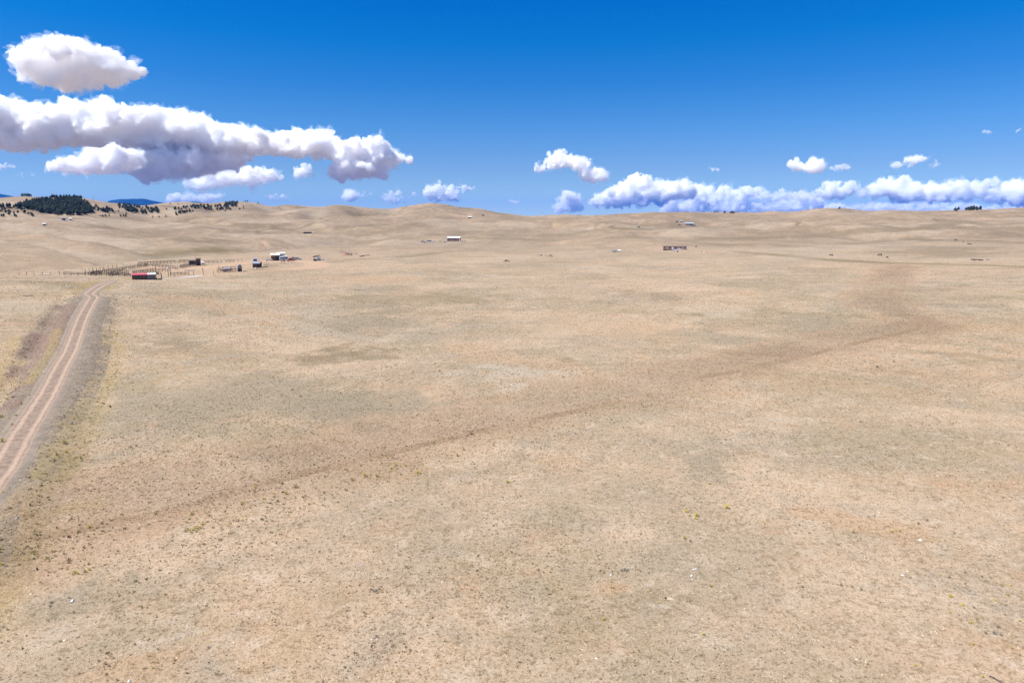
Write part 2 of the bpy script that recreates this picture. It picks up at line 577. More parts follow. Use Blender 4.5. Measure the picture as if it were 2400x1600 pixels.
DIRT_LINES = [  # farm tracks, bare ruts and dry gullies: points, width (m), kind, strength
 ([(395, 632), (440, 631), (500, 624), (560, 617), (620, 613.5), (660, 612), (700, 611), (730, 613), (745, 619), (738, 626), (715, 629), (690, 631)], 13, 'dirt', 1.0),
 ([(400, 640), (440, 636), (490, 634), (540, 630), (600, 623)], 14, 'dirt', 0.7),
 ([(395, 631), (345, 629), (365, 626.5)], 15, 'dirt', 0.8),
 ([(400, 645), (450, 640), (480, 638)], 12, 'dirt', 0.6),
 ([(690, 631), (600, 636), (520, 642), (440, 648)], 9, 'dirt', 0.5),
 ([(705, 617), (770, 614), (850, 607), (940, 600)], 5, 'dark', 0.45),
 ([(940, 603), (1000, 596), (1060, 589), (1180, 587)], 5, 'dark', 0.5),
 ([(618, 566), (624, 572), (628, 579)], 5, 'dirt', 0.9),
 ([(-120, 652), (0, 652), (100, 651), (180, 650.5), (262, 652.5)], 2.2, 'dark', 0.6),
 ([(1650, 533), (1760, 542), (1850, 546), (1930, 548)], 9, 'dark', 0.5),
 ([(1655, 559), (1800, 557), (1990, 545), (2120, 538), (2200, 529), (2285, 521)], 11, 'dark', 0.7),
 ([(2215, 516), (2250, 520), (2285, 524)], 12, 'dark', 0.55),
 ([(2120, 557), (2200, 563), (2320, 565), (2410, 570)], 5, 'dark', 0.7),
 ([(2240, 533), (2320, 536), (2410, 536)], 7, 'dark', 0.5),
 ([(1735, 590), (1850, 600), (1960, 610), (2100, 617), (2260, 620), (2410, 625)], 13, 'olive', 0.75),
 ([(1180, 552), (1350, 548), (1500, 538), (1620, 530)], 9, 'dark', 0.55),
 ([(1610, 566), (1700, 574), (1800, 571), (1950, 580)], 12, 'olive', 0.5),
 ([(800, 534), (850, 529)], 9, 'dark', 0.7),
 ([(660, 528), (730, 540), (820, 545), (930, 541)], 12, 'dark', 0.35),
 ([(560, 527), (600, 530)], 8, 'dark', 0.7),
 ([(230, 528), (330, 546), (430, 560), (520, 566)], 8, 'dark', 0.5),
 ([(110, 548), (220, 568), (330, 584), (420, 596)], 8, 'dark', 0.4),
 ([(0, 528), (100, 548), (220, 566), (330, 584)], 10, 'pale', 0.5),
 ([(0, 562), (60, 570), (130, 585), (260, 610)], 9, 'pale', 0.45),
 ([(400, 500), (470, 497), (520, 500), (560, 512)], 14, 'pale', 0.35),
 ([(370, 597), (420, 592), (470, 588), (528, 585)], 34, 'olive', 1.0),
 ([(350, 602), (400, 601), (440, 597)], 26, 'grey', 1.0),
 ([(1530, 560), (1480, 556), (1430, 557)], 4, 'dark', 0.5),
 ([(1250, 545), (1330, 541), (1430, 535)], 6, 'dark', 0.4),
 ([(420, 545), (560, 541), (700, 540)], 12, 'dark', 0.3),
 ([(1090, 812), (1160, 838), (1290, 858), (1350, 880)], 9, 'soil', 0.55),
 ([(560, 742), (660, 752), (760, 778), (900, 800)], 5, 'pale', 0.5),
 ([(400, 698), (480, 706), (560, 728), (640, 752)], 10, 'soil', 0.6),
]
PATCHES = [  # centre px, half sizes px, kind, strength
 (1165, 884, 116, 24, 'pale', 0.85), (800, 834, 92, 14, 'dark', 0.55), (800, 832, 100, 13, 'olive', .35), (890, 838, 12, 6, 'pale', .6), (420, 820, 60, 16, 'dark', .35), (800, 815, 60, 8, 'olive', .5),
 (830, 740, 130, 30, 'grey', 0.5), (1000, 700, 160, 22, 'olive', 0.4), (760, 730, 50, 16, 'pale', 0.5), (1180, 905, 260, 26, 'soil', 0.55), (880, 940, 160, 36, 'grey', 0.7),
 (560, 950, 200, 60, 'grey', 0.6), (300, 960, 60, 80, 'grey', .45), (1480, 760, 160, 20, 'soil', .35), (1700, 730, 120, 14, 'pale', .5), (1740, 800, 180, 20, 'grey', .5),
 (1960, 760, 120, 24, 'grey', .5), (1500, 690, 120, 14, 'dark', .35), (640, 640, 90, 10, 'olive', .3), (830, 655, 120, 9, 'soil', .6), (1400, 628, 50, 7, 'pale', .6),
 (1900, 900, 180, 22, 'soil', .35), (2050, 860, 160, 18, 'soil', .35), (2250, 760, 130, 9, 'soil', .6), (2190, 700, 120, 30, 'dark', .35), (2010, 1225, 130, 22, 'soil', .75),
 (2150, 1250, 90, 12, 'soil', .5), (1450, 1375, 40, 16, 'soil', .8), (2300, 1500, 90, 22, 'soil', .5), (1310, 1085, 60, 20, 'soil', .5), (1650, 1090, 70, 26, 'grey', .6),
 (1280, 1230, 90, 34, 'grey', .35), (330, 1560, 120, 26, 'soil', .6), (110, 1500, 60, 26, 'pale', .5), (420, 1490, 60, 10, 'pale', .6), (1240, 1340, 40, 10, 'soil', .5),
 (2330, 1430, 60, 16, 'pale', .7), (1830, 985, 60, 8, 'pale', .6), (1550, 1420, 26, 4, 'pale', .9), (640, 1230, 120, 16, 'grey', .4), (160, 1190, 70, 16, 'yellow', .5),
 (90, 1255, 60, 18, 'yellow', .45), (20, 1310, 30, 14, 'olive', .6), (150, 1090, 60, 30, 'olive', .5), (240, 1400, 140, 30, 'grey', .4), (500, 1340, 200, 30, 'grey', .3),
 (330, 905, 40, 12, 'yellow', .25), (2200, 585, 90, 10, 'dark', .5), (2000, 578, 200, 8, 'pale', .4), (1300, 545, 140, 5, 'pale', .4), (930, 548, 60, 4, 'pale', .5),
 (1180, 606, 120, 6, 'pale', .35), (1560, 610, 160, 8, 'pale', .3), (500, 670, 60, 7, 'pale', .5), (60, 725, 60, 14, 'pale', .5), (60, 690, 80, 8, 'yellow', .35), (120, 663, 70, 5, 'olive', .4),
 (1330, 843, 26, 5, 'olive', .6), (2070, 870, 70, 6, 'olive', .45), (2220, 830, 110, 5, 'olive', .35), (1740, 828, 70, 5, 'olive', .5), (1640, 738, 40, 3, 'olive', .5), (1980, 740, 110, 6, 'olive', .4),
 (815, 592, 16, 3.5, 'purple', .9), (1290, 601, 12, 2, 'soil', .9), (1000, 575, 200, 6, 'pale', .3), (300, 655, 22, 4, 'yellow', .5),
]

def build_ground():
    vr = np.concatenate([np.arange(1720, 900, -2.2), np.arange(900, 560, -1.6)])
    rows = CAMZ * F / (vr - VH)
    near = np.linspace(0.5, rows[0], 9)[:-1]
    mid = [rows[-1]]
    while mid[-1] < 2600:
        mid.append(mid[-1] * 1.0042)
    while mid[-1] < 4300:
        mid.append(mid[-1] * 1.02)
    while mid[-1] < 30000:
        mid.append(mid[-1] * 1.25)
    mid[-1] = 30000
    rows = np.concatenate([near, rows, mid[1:]])
    fine = np.linspace(-0.74, 0.74, 1150)
    co = np.linspace(0.74, 2 * PI - 0.74, 70)[1:-1]
    az = np.concatenate([fine, co])
    A, RR = np.meshgrid(az, rows, indexing='ij')
    X, Y = (RR * np.sin(A)).ravel(), (RR * np.cos(A)).ravel()
    back = np.cos(A).ravel() < 0.2
    Z = height(X, Y)
    Z = np.where(back & (np.hypot(X, Y) > 100), 0.3 * Z, Z)
    nr, na = len(rows), len(az)
    V = np.stack([X, Y, Z], 1)
    i = np.arange(na)[:, None]
    j = np.arange(nr - 1)[None, :]
    i2 = (i + 1) % na
    Fq = np.stack([i * nr + j, i * nr + j + 1, i2 * nr + j + 1, i2 * nr + j], -1).reshape(-1, 4)
    Fq = Fq[:, ::-1]
    c = len(V)
    V = np.vstack([V, [[0, 0, float(hz(0.0, 0.1))]]])
    me = mesh_np('ground', V, Fq)
    # close the small hole under the camera
    bm = bmesh.new(); bm.from_mesh(me)
    bm.verts.ensure_lookup_table()
    for k in range(na):
        bm.faces.new((bm.verts[c], bm.verts[k * nr], bm.verts[((k + 1) % na) * nr]))
    bm.to_mesh(me); bm.free()
    me.polygons.foreach_set('use_smooth', np.ones(len(me.polygons), bool))
    # what the soil and plants are made of, place by place
    Xa, Ya = np.append(X, 0.0), np.append(Y, 0.0)
    M = masks(Xa, Ya)
    for nm, keys in (('mask_a', ('wash', 'pale', 'olive', 'grey')), ('mask_b', ('soil', 'yellow', 'dirt', 'dark')), ('mask_c', ('gravel', 'purple', 'line', 'far'))):
        at_ = me.attributes.new(nm, 'FLOAT_COLOR', 'POINT')
        at_.data.foreach_set('color', np.stack([M[k] for k in keys], 1).astype(np.float32).ravel())
    return me

def masks(X, Y):
    keys = ('wash', 'pale', 'olive', 'grey', 'soil', 'yellow', 'dirt', 'dark', 'gravel', 'purple', 'line', 'far')
    M = {k: np.zeros(X.shape) for k in keys}
    n1 = fbm(X / 7, Y / 7, 41, 4)
    n2 = fbm(X / 2.2, Y / 2.2, 47, 3)
    n3 = fbm(X / 28, Y / 28, 43, 4)
    RR = np.hypot(X, Y)
    D, S = pl_dist(WASH, X, Y, 40)
    M['wash'] = (1 - sstep(1.0, 12, D + n1 * 6 + n3 * 7)) * (0.7 + 0.7 * n3)
    M['soil'] = 0.75 * (1 - sstep(7, 14, D + n1 * 5)) * sstep(4, 8, D + n1 * 3) * (0.65 + 0.5 * n3)
    for T, w in ((TRAIL, 0.19), (TRAIL2, 0.3)):
        D, S = pl_dist(T, X, Y, 8)
        M['line'] = np.maximum(M['line'], (1 - sstep(w * 0.4, w, D + n2 * 0.2)) * np.clip(.55 + n1 * 1.4, 0, 1))
        M['soil'] = np.maximum(M['soil'], 0.5 * (1 - sstep(w, w + 1.2, D)))
    sd = poly_sd(GRAVEL, X, Y, 30)
    M['gravel'] = sstep(-0.8, 0.9, sd + n1 * 1.3) * (1 - sstep(270, 300, RR))
    M['yellow'] = 0.55 * np.exp(-((sd + 1.6 + n1 * 1.5) / 1.6) ** 2) * (RR < 200)
    sd = poly_sd(PURPLE, X, Y, 30)
    M['purple'] = sstep(-1.5, 1.5, sd + n1 * 2.2) * (.75 + .5 * n1)
    for L in YEL:
        D, S = pl_dist(np.array(L), X, Y, 8)
        M['yellow'] = np.maximum(M['yellow'], (1 - sstep(0.3, 1.4, D + n2 * 1.5)) * (0.6 + 0.5 * n2))
    for P in YELPOLY:
        sd = poly_sd(P, X, Y, 30)
        M['yellow'] = np.maximum(M['yellow'], sstep(-2, 3, sd + n1 * 5))
        M['olive'] = np.maximum(M['olive'], sstep(-2, 3, sd + n3 * 6) * 0.35)
    for pts, w, kind, st in DIRT_LINES:
        P = wpl(pts)
        if len(P) < 2: continue
        P = smooth_pl(P, max(6, w))
        dist = math.hypot(*P[len(P) // 2])
        if dist > 600 and kind in ('dark', 'pale', 'olive'):
            w = max(w, min(38, 1.35 * dist * dist / 48000))
        D, S = pl_dist(P, X, Y, w * 4)
        m = (1 - sstep(w * 0.25, w * 0.85, D + (n1 * 0.25 + n3 * 0.3) * w)) * st
        M[kind] = np.maximum(M[kind], m)
    for u, v, ru, rv, kind, st in PATCHES:
        p = hit0(u, v)
        if p is None: continue
        r = math.hypot(*p)
        a, b = hit0(u, v - rv), hit0(u, v + rv)
        ry = (abs(math.hypot(*a) - math.hypot(*b)) / 2) if a and b else rv * r * r / (CAMZ * F)
        ry = min(ry, 400)
        rx = ru * r / F
        az = math.atan2(p[0], p[1])
        dx, dy = X - p[0], Y - p[1]
        e1 = dx * math.cos(az) - dy * math.sin(az)
        e2 = dx * math.sin(az) + dy * math.cos(az)
        q = np.hypot(e1 / rx, e2 / ry)
        k = q < 2.2
        sc_ = max(3.0, min(rx, ry) * 0.7)
        nn = fbm(X[k] / sc_, Y[k] / sc_, 61, 4)
        edge = 0.12 if (kind == 'pale' and st >= 1) else 0.6
        nf = fbm(X[k] / 1.3, Y[k] / 1.3, 67, 3)
        m = (1 - sstep(1 - edge, 1 + edge * 0.7, q[k] + nn * (0.9 if edge < .2 else 1.3) + nf * .35)) * st
        M[kind][k] = np.maximum(M[kind][k], m)
    M['far'] = sstep(200, 1100, RR)
    g1 = fbm(X / 330, Y / 330, 5, 4)
    g2 = fbm(X / 120, Y / 75, 71, 4)
    fr = sstep(450, 1100, RR)
    M['dark'] = np.maximum(M['dark'], fr * (0.5 * sstep(.22, .5, np.abs(g1)) + 0.42 * sstep(.0, .35, g2)) * (.6 + .5 * n3))
    gl = sstep(.94, .99, 1 - np.abs(fbm(X / 260, Y / 260, 77, 3)) * 1.6) * sstep(-.2, .2, fbm(X / 500, Y / 500, 79, 2))
    M['dark'] = np.maximum(M['dark'], fr * gl * .85)
    M['pale'] = np.maximum(M['pale'], fr * .4 * sstep(.05, .4, -g2))
    return M

def ground_material():
    m, nt, b = newmat('dry_pasture')
    pos = N(nt, 'ShaderNodeNewGeometry').outputs['Position']
    def att(n):
        a = N(nt, 'ShaderNodeAttribute', attribute_name=n)
        s = N(nt, 'ShaderNodeSeparateColor')
        nt.links.new(a.outputs['Color'], s.inputs[0])
        return s.outputs[0], s.outputs[1], s.outputs[2], a.outputs['Alpha']
    wash, pale, olive, grey = att('mask_a')
    soil, yellow, dirt, dark = att('mask_b')
    gravel, purple, line, far = att('mask_c')
    TAN, GRY, PNK, OLV = (.53, .395, .272), (.39, .335, .258), (.60, .468, .345), (.40, .325, .215)
    c = mixc(nt, mapr(nt, noise(nt, 0.011, 5, .62, pos, .4), .43, .57), TAN, GRY)
    c = mixc(nt, mapr(nt, noise(nt, 0.045, 5, .65, pos, .5), .46, .62, 0, .9), c, PNK)
    c = mixc(nt, mapr(nt, noise(nt, 0.026, 5, .6, pos, .3), .49, .62, 0, .8), c, OLV)
    c = mixc(nt, mapr(nt, noise(nt, 0.017, 6, .7, pos, 1.2), .51, .59, 0, .7), c, (.35, .28, .19))
    c = mixc(nt, mapr(nt, noise(nt, 0.0075, 6, .72, pos, 1.5), .5, .58, 0, .6), c, (.56, .43, .32))
    c = mixc(nt, mapr(nt, noise(nt, 0.21, 5, .7, pos), .45, .72, 0, .55), c, GRY)
    c = mixc(nt, mapr(nt, noise(nt, 0.33, 4, .7, pos, .6), .52, .7, 0, .7), c, (.62, .52, .42))
    c = mixc(nt, mapr(nt, noise(nt, 0.09, 6, .72, pos, .8), .53, .66, 0, .7), c, (.40, .345, .28))
    c = mixc(nt, mapr(nt, noise(nt, 0.13, 6, .72, pos, .3), .56, .68, 0, .6), c, (.50, .33, .215))
    c = mixc(nt, math_(nt, 'MULTIPLY', far, .4), c, (.44, .33, .235))
    c = mixc(nt, math_(nt, 'MULTIPLY', far, mapr(nt, noise(nt, .018, 6, .75, pos, 1.0), .46, .58, 0, .8)), c, (.31, .245, .185))
    c = mixc(nt, math_(nt, 'MULTIPLY', far, mapr(nt, noise(nt, .07, 6, .78, pos, .6), .48, .57, 0, .7)), c, (.30, .235, .175))
    # patches that are there on the ground
    c = mixc(nt, math_(nt, 'MULTIPLY', grey, .95), c, (.30, .268, .205))
    c = mixc(nt, math_(nt, 'MULTIPLY', olive, .9), c, (.215, .178, .095))
    c = mixc(nt, math_(nt, 'MULTIPLY', soil, .85), c, (.53, .37, .245))
    c = mixc(nt, math_(nt, 'MULTIPLY', pale, .8), c, (.54, .475, .39))
    c = mixc(nt, math_(nt, 'MULTIPLY', dark, .95), c, (.21, .17, .11))
    c = mixc(nt, math_(nt, 'MULTIPLY', wash, .62), c, (.44, .31, .215))
    c = mixc(nt, math_(nt, 'MULTIPLY', yellow, .7), c, (.42, .32, .13))
    c = mixc(nt, gravel, c, mixc(nt, mapr(nt, noise(nt, 0.6, 4, .7, pos), .4, .6), (.27, .232, .19), (.355, .30, .245)))
    c = mixc(nt, math_(nt, 'MULTIPLY', purple, .85), c, (.275, .185, .16))
    c = mixc(nt, math_(nt, 'MULTIPLY', gravel, mapr(nt, noise(nt, 2.4, 5, .8, pos), .5, .62, 0, .75)), c, (.17, .135, .11))
    c = mixc(nt, math_(nt, 'MULTIPLY', gravel, mapr(nt, noise(nt, 4.1, 4, .8, pos), .58, .68, 0, .7)), c, (.48, .41, .34))
    c = mixc(nt, math_(nt, 'MULTIPLY', yellow, math_(nt, 'MULTIPLY', gravel, .8)), c, (.42, .33, .14))
    c = mixc(nt, math_(nt, 'MULTIPLY', dirt, .95), c, (.59, .425, .305))
    c = mixc(nt, math_(nt, 'MULTIPLY', line, .6), c, (.28, .19, .12))
    # grass tufts, stones and bare crumbs
    sp = noise(nt, 1.7, 6, .78, pos)
    c = mixc(nt, mapr(nt, sp, .50, .62, 0, .85), c, mixc(nt, 1.0, c, (.60, .57, .50), 'MULTIPLY'))
    sp2 = noise(nt, 5.5, 4, .75, pos)
    c = mixc(nt, mapr(nt, sp2, .52, .62, 0, .9), c, mixc(nt, 1.0, c, (.55, .50, .44), 'MULTIPLY'))
    sp3 = noise(nt, 3.1, 4, .75, pos, .5)
    c = mixc(nt, mapr(nt, sp3, .56, .72, 0, .7), c, (.64, .53, .40))
    # dark crumbly turf in the wash
    v = N(nt, 'ShaderNodeTexVoronoi')
    v.inputs['Scale'].default_value = 2.6
    nt.links.new(pos, v.inputs['Vector'])
    cr = math_(nt, 'MULTIPLY', mapr(nt, v.outputs['Distance'], .28, .5), math_(nt, 'MULTIPLY', wash, .6))
    c = mixc(nt, cr, c, (.22, .155, .11))
    # bunches seen from afar
    b2 = noise(nt, .55, 5, .75, pos)
    c = mixc(nt, mapr(nt, b2, .54, .66, 0, .6), c, mixc(nt, 1.0, c, (.62, .60, .50), 'MULTIPLY'))
    c = mixc(nt, 1.0, c, (.735, .70, .65), 'MULTIPLY')
    nt.links.new(c, b.inputs['Base Color'])
    b.inputs['Roughness'].default_value = 0.95
    b.inputs['Specular IOR Level'].default_value = 0.1
    bp = N(nt, 'ShaderNodeBump')
    bp.inputs['Distance'].default_value = 0.26
    bp.inputs['Strength'].default_value = 0.8
    h = math_(nt, 'ADD', math_(nt, 'MULTIPLY', sp, .6), math_(nt, 'MULTIPLY', sp2, .25))
    nt.links.new(h, bp.inputs['Height'])
    nt.links.new(bp.outputs[0], b.inputs['Normal'])
    return m

ground = link('ground', build_ground(), ground_material())
tag(ground, 'dry tan and grey pasture rolling back into low hills', 'ground', kind='structure')

# ------------------------------------------------------------------ dirt road (ribbon on its embankment)
def build_road():
    P = ROAD
    n = len(P)
    T = np.gradient(P, axis=0)
    T /= np.linalg.norm(T, axis=1)[:, None]
    Nn = np.stack([T[:, 1], -T[:, 0]], 1)
    s = np.concatenate([[0], np.cumsum(np.linalg.norm(np.diff(P, axis=0), axis=1))])
    half = 2.7
    K = 28
    us = np.linspace(-half, half, K)
    wid = 1 - 0.25 * sstep(0.93, 0.99, s / s[-1])
    X = P[:, None, 0] + Nn[:, None, 0] * us[None, :] * wid[:, None]
    Y = P[:, None, 1] + Nn[:, None, 1] * us[None, :] * wid[:, None]
    Z = height(X, Y)
    rut = np.exp(-((np.abs(us) - 0.95) / 0.28) ** 2)
    Z = Z + 0.055 - 0.05 * rut[None, :] * 0.8 - 0.05 * (np.abs(us) > half - 0.25)[None, :]
    V = np.stack([X, Y, Z], -1).reshape(-1, 3)
    i = np.arange(n - 1)[:, None]
    j = np.arange(K - 1)[None, :]
    Fq = np.stack([i * K + j, i * K + j + 1, (i + 1) * K + j + 1, (i + 1) * K + j], -1).reshape(-1, 4)
    me = mesh_np('dirt_road', V, Fq)
    me.polygons.foreach_set('use_smooth', np.ones(len(me.polygons), bool))
    a = me.attributes.new('across', 'FLOAT_COLOR', 'POINT')
    c = np.zeros((n, K, 4), np.float32)
    c[..., 0] = (us / half * 0.5 + 0.5)[None, :]
    c[..., 1] = (s / s[-1])[:, None]
    c[..., 3] = 1
    a.data.foreach_set('color', c.ravel())
    m, nt, b = newmat('rutted_dirt')
    pos = N(nt, 'ShaderNodeNewGeometry').outputs['Position']
    at_ = N(nt, 'ShaderNodeAttribute', attribute_name='across')
    sp = N(nt, 'ShaderNodeSeparateColor')
    nt.links.new(at_.outputs['Color'], sp.inputs[0])
    x = math_(nt, 'MULTIPLY', math_(nt, 'SUBTRACT', sp.outputs[0], .5), 2 * half)
    w1 = noise(nt, 0.35, 4, .6, pos)
    w2 = noise(nt, 2.2, 4, .7, pos)
    x = math_(nt, 'ADD', x, math_(nt, 'MULTIPLY', math_(nt, 'SUBTRACT', w1, .5), .55))
    ax = math_(nt, 'ABSOLUTE', x)
    d = math_(nt, 'ABSOLUTE', math_(nt, 'SUBTRACT', ax, .98))
    d = math_(nt, 'ADD', d, math_(nt, 'MULTIPLY', math_(nt, 'SUBTRACT', w2, .5), .8))
    t = mapr(nt, d, .10, .42, 1, 0)
    base = mixc(nt, mapr(nt, noise(nt, 1.1, 6, .8, pos), .4, .6), (.25, .19, .155), (.41, .315, .25))
    edge = mapr(nt, math_(nt, 'ADD', ax, math_(nt, 'MULTIPLY', w2, .8)), 1.9, 2.6)
    base = mixc(nt, edge, base, mixc(nt, mapr(nt, noise(nt, 0.6, 4, .7, pos), .4, .6), (.27, .232, .19), (.355, .30, .245)))
    trk = mixc(nt, mapr(nt, noise(nt, 3.0, 4, .7, pos), .35, .65), (.46, .345, .265), (.60, .465, .37))
    c = mixc(nt, math_(nt, 'MULTIPLY', t, .9), base, trk)
    # faint parallel wheel marks beside the ruts
    wv = math_(nt, 'ABSOLUTE', math_(nt, 'SUBTRACT', ax, 1.65))
    c = mixc(nt, mapr(nt, math_(nt, 'ADD', wv, math_(nt, 'MULTIPLY', w2, .25)), .12, .34, .5, 0), c, (.52, .40, .32))
    s3 = noise(nt, 7.0, 4, .8, pos)
    c = mixc(nt, mapr(nt, s3, .5, .7, 0, .6), c, mixc(nt, 1.0, c, (.55, .5, .5), 'MULTIPLY'))
    c = mixc(nt, 1.0, c, (.735, .70, .65), 'MULTIPLY')
    nt.links.new(c, b.inputs['Base Color'])
    b.inputs['Roughness'].default_value = .95
    b.inputs['Specular IOR Level'].default_value = .1
    bp = N(nt, 'ShaderNodeBump')
    bp.inputs['Distance'].default_value = .06
    nt.links.new(s3, bp.inputs['Height'])
    nt.links.new(bp.outputs[0], b.inputs['Normal'])
    o = link('dirt_road', me, m)
    tag(o, 'two-track dirt road climbing to the corrals', 'road', kind='structure')
build_road()

# ------------------------------------------------------------------ far forested mountains
def build_mountain(name, px, D, depth, label):
    # ridge outline given as photo points, stands D metres away, depth metres thick
    us = np.linspace(px[0][0], px[-1][0], 90)
    vs = np.interp(us, [p[0] for p in px], [p[1] for p in px])
    rowsn = 14
    V = []
    for k in range(rowsn):
        q = k / (rowsn - 1)
        prof = math.sin(PI * min(1, q * 1.0)) ** 0.8 if 0 < q < 1 else 0
        for u, v in zip(us, vs):
            a = az_of(u)
            r = D + (q - .5) * depth
            top = CAMZ + tan_of(u, v) * D
            z = -120 + (top + 120) * prof
            z += 14 * float(vn2(np.array([u * .35]), np.array([k * 1.3]), 3)[0]) * prof * (0.3 if k in (6, 7) else 1)
            V.append((r * math.sin(a), r * math.cos(a), z))
    n = len(us)
    Fq = [[k * n + i, k * n + i + 1, (k + 1) * n + i + 1, (k + 1) * n + i] for k in range(rowsn - 1) for i in range(n - 1)]
    m, nt, b = newmat('far_forest')
    pos = N(nt, 'ShaderNodeNewGeometry').outputs['Position']
    nt.links.new(mixc(nt, mapr(nt, noise(nt, .004, 6, .7, pos), .4, .62), (.006, .022, .022), (.016, .04, .035)), b.inputs['Base Color'])
    b.inputs['Roughness'].default_value = 1
    b.inputs['Specular IOR Level'].default_value = 0
    me = mesh_np(name, V, Fq)
    me.polygons.foreach_set('use_smooth', np.ones(len(me.polygons), bool))
    tag(link(name, me, m), label, 'mountain', kind='structure')
build_mountain('mountain', [(-400, 470), (-200, 449), (-60, 447), (0, 453), (35, 460), (110, 478), (130, 490)], 24000, 7000, 'dark forested mountain faded blue at the left edge')
build_mountain('mountain', [(215, 492), (262, 470), (285, 467), (339, 465.5), (360, 470), (385, 475), (440, 490)], 24000, 6000, 'blue flat-topped mountain behind the wooded hills')
build_mountain('mountain', [(400, 490), (440, 475), (452, 472.6), (470, 473.4), (492, 477), (530, 490)], 24000, 5000, 'low blue mountain sliver right of the larger one')

# ------------------------------------------------------------------ clouds: closed shapes filled with blue-tinted droplets
def _ico():
    bm = bmesh.new()
    bmesh.ops.create_icosphere(bm, subdivisions=2, radius=1)
    V = np.array([v.co[:] for v in bm.verts])
    Fc = np.array([[v.index for v in f.verts] for f in bm.faces])
    bm.free()
    return V, Fc
IV, IF = _ico()

def cloud_mat(D, k):
    nm = 'cloud_droplets_%d_%d' % (D, int(k * 1000))
    if nm in MC: return MC[nm]
    m = bpy.data.materials.new(nm)
    m.use_nodes = True
    nt = m.node_tree
    nt.nodes.clear()
    o = N(nt, 'ShaderNodeOutputMaterial')
    v = N(nt, 'ShaderNodeVolumeScatter')
    v.inputs['Color'].default_value = (.925, .982, 1, 1)  # blue tint puts the bluish shade of the undersides into the droplet colour
    v.inputs['Density'].default_value = k * 683 / D
    nt.links.new(v.outputs[0], o.inputs['Volume'])
    MC[nm] = m
    return m

def _bil(p, s): return np.abs(vn3(p, s)) * 1.7

def _remesh(o, size):
    md = o.modifiers.new('r', 'REMESH')
    md.mode = 'VOXEL'
    md.voxel_size = size
    dg = bpy.context.evaluated_depsgraph_get()
    me = bpy.data.meshes.new_from_object(o.evaluated_get(dg))
    o.modifiers.clear()
    old = o.data
    o.data = me
    bpy.data.meshes.remove(old)
    return me

def cloud(polys, D, label, n=600, rmax=28, dens=.32, seed=1, amp=1.0, vox=1.0):
    g = np.random.default_rng(seed)
    m = D / F
    VV, FF, o = [], [], 0
    for P in polys:
        P = np.array(P, float)
        lo, hi = P.min(0), P.max(0)
        area = 0.5 * abs(np.dot(P[:, 0], np.roll(P[:, 1], 1)) - np.dot(P[:, 1], np.roll(P[:, 0], 1)))
        k = int(max(14, n * area / 30000))
        pts = lo + g.random((k * 5, 2)) * (hi - lo)
        sd = poly_sd(P, pts[:, 0], pts[:, 1], 500)
        pts, sd = pts[sd > 0][:k], sd[sd > 0][:k]
        for p, dd in zip(pts, sd):
            r = min(max(dd * 0.85, 1.2), rmax) * (0.3 + 0.7 * g.random() ** 1.4)
            d = dirn(p[0], p[1])
            h = math.hypot(d[0], d[1])
            c = np.array([d[0] / h * D, d[1] / h * D + g.normal() * min(dd * 1.2, rmax) * m, CAMZ + d[2] / h * D])
            VV.append(IV * np.array([r * m * 1.15, r * m * 1.15, r * m * .9]) + c)
            FF.append(IF + o)
            o += len(IV)
    V = np.concatenate(VV)
    cen = V.mean(0)
    me = mesh_np('cloud', V - cen, np.concatenate(FF))
    ob = link('cloud', me)
    ob.location = cen
    me = _remesh(ob, vox * m)
    nv = len(me.vertices)
    co = np.empty(nv * 3, np.float32)
    me.vertices.foreach_get('co', co)
    co = co.reshape(-1, 3).astype(float)
    no = np.empty(nv * 3, np.float32)
    me.vertices.foreach_get('normal', no)
    no = no.reshape(-1, 3)
    q = co / m + seed * 37.0
    b1 = _bil(q / 30, 1) * 9 + _bil(q / 13, 2) * 9 + _bil(q / 6, 3) * 5 + _bil(q / 3, 4) * 2 - 15
    W = np.stack([vn3(q / 22, 11 + i) * 6 + vn3(q / 9, 21 + i) * 3 + vn3(q / 4, 31 + i) * 1.2 for i in range(3)], 1)
    co = co + (no * b1[:, None] + W) * m * amp
    me.vertices.foreach_set('co', co.astype(np.float32).ravel())
    me.update()
    # loose frayed edge around the body
    q = co / m + seed * 11.0
    W2 = np.stack([vn3(q / 14, 51 + i) * 12 + vn3(q / 6, 61 + i) * 7.5 + vn3(q / 3, 71 + i) * 3.5 for i in range(3)], 1)
    vme = me.copy()
    vme.vertices.foreach_set('co', (co + (W2 + no * 1.0) * m * amp).astype(np.float32).ravel())
    vo = link('frayed_edge', vme, None, ob)
    vme = _remesh(vo, vox * m)
    vme.materials.clear()
    vme.materials.append(cloud_mat(D, dens * .16))
    me = _remesh(ob, vox * m * .9)
    me.materials.clear()
    me.materials.append(cloud_mat(D, dens))
    tag(ob, label, 'cloud', 'white cumulus clouds in the blue sky')
    return ob

def ell(u, v, ru, rv, k=10):
    return [(u + ru * math.cos(2 * PI * i / k), v + rv * math.sin(2 * PI * i / k)) for i in range(k)]

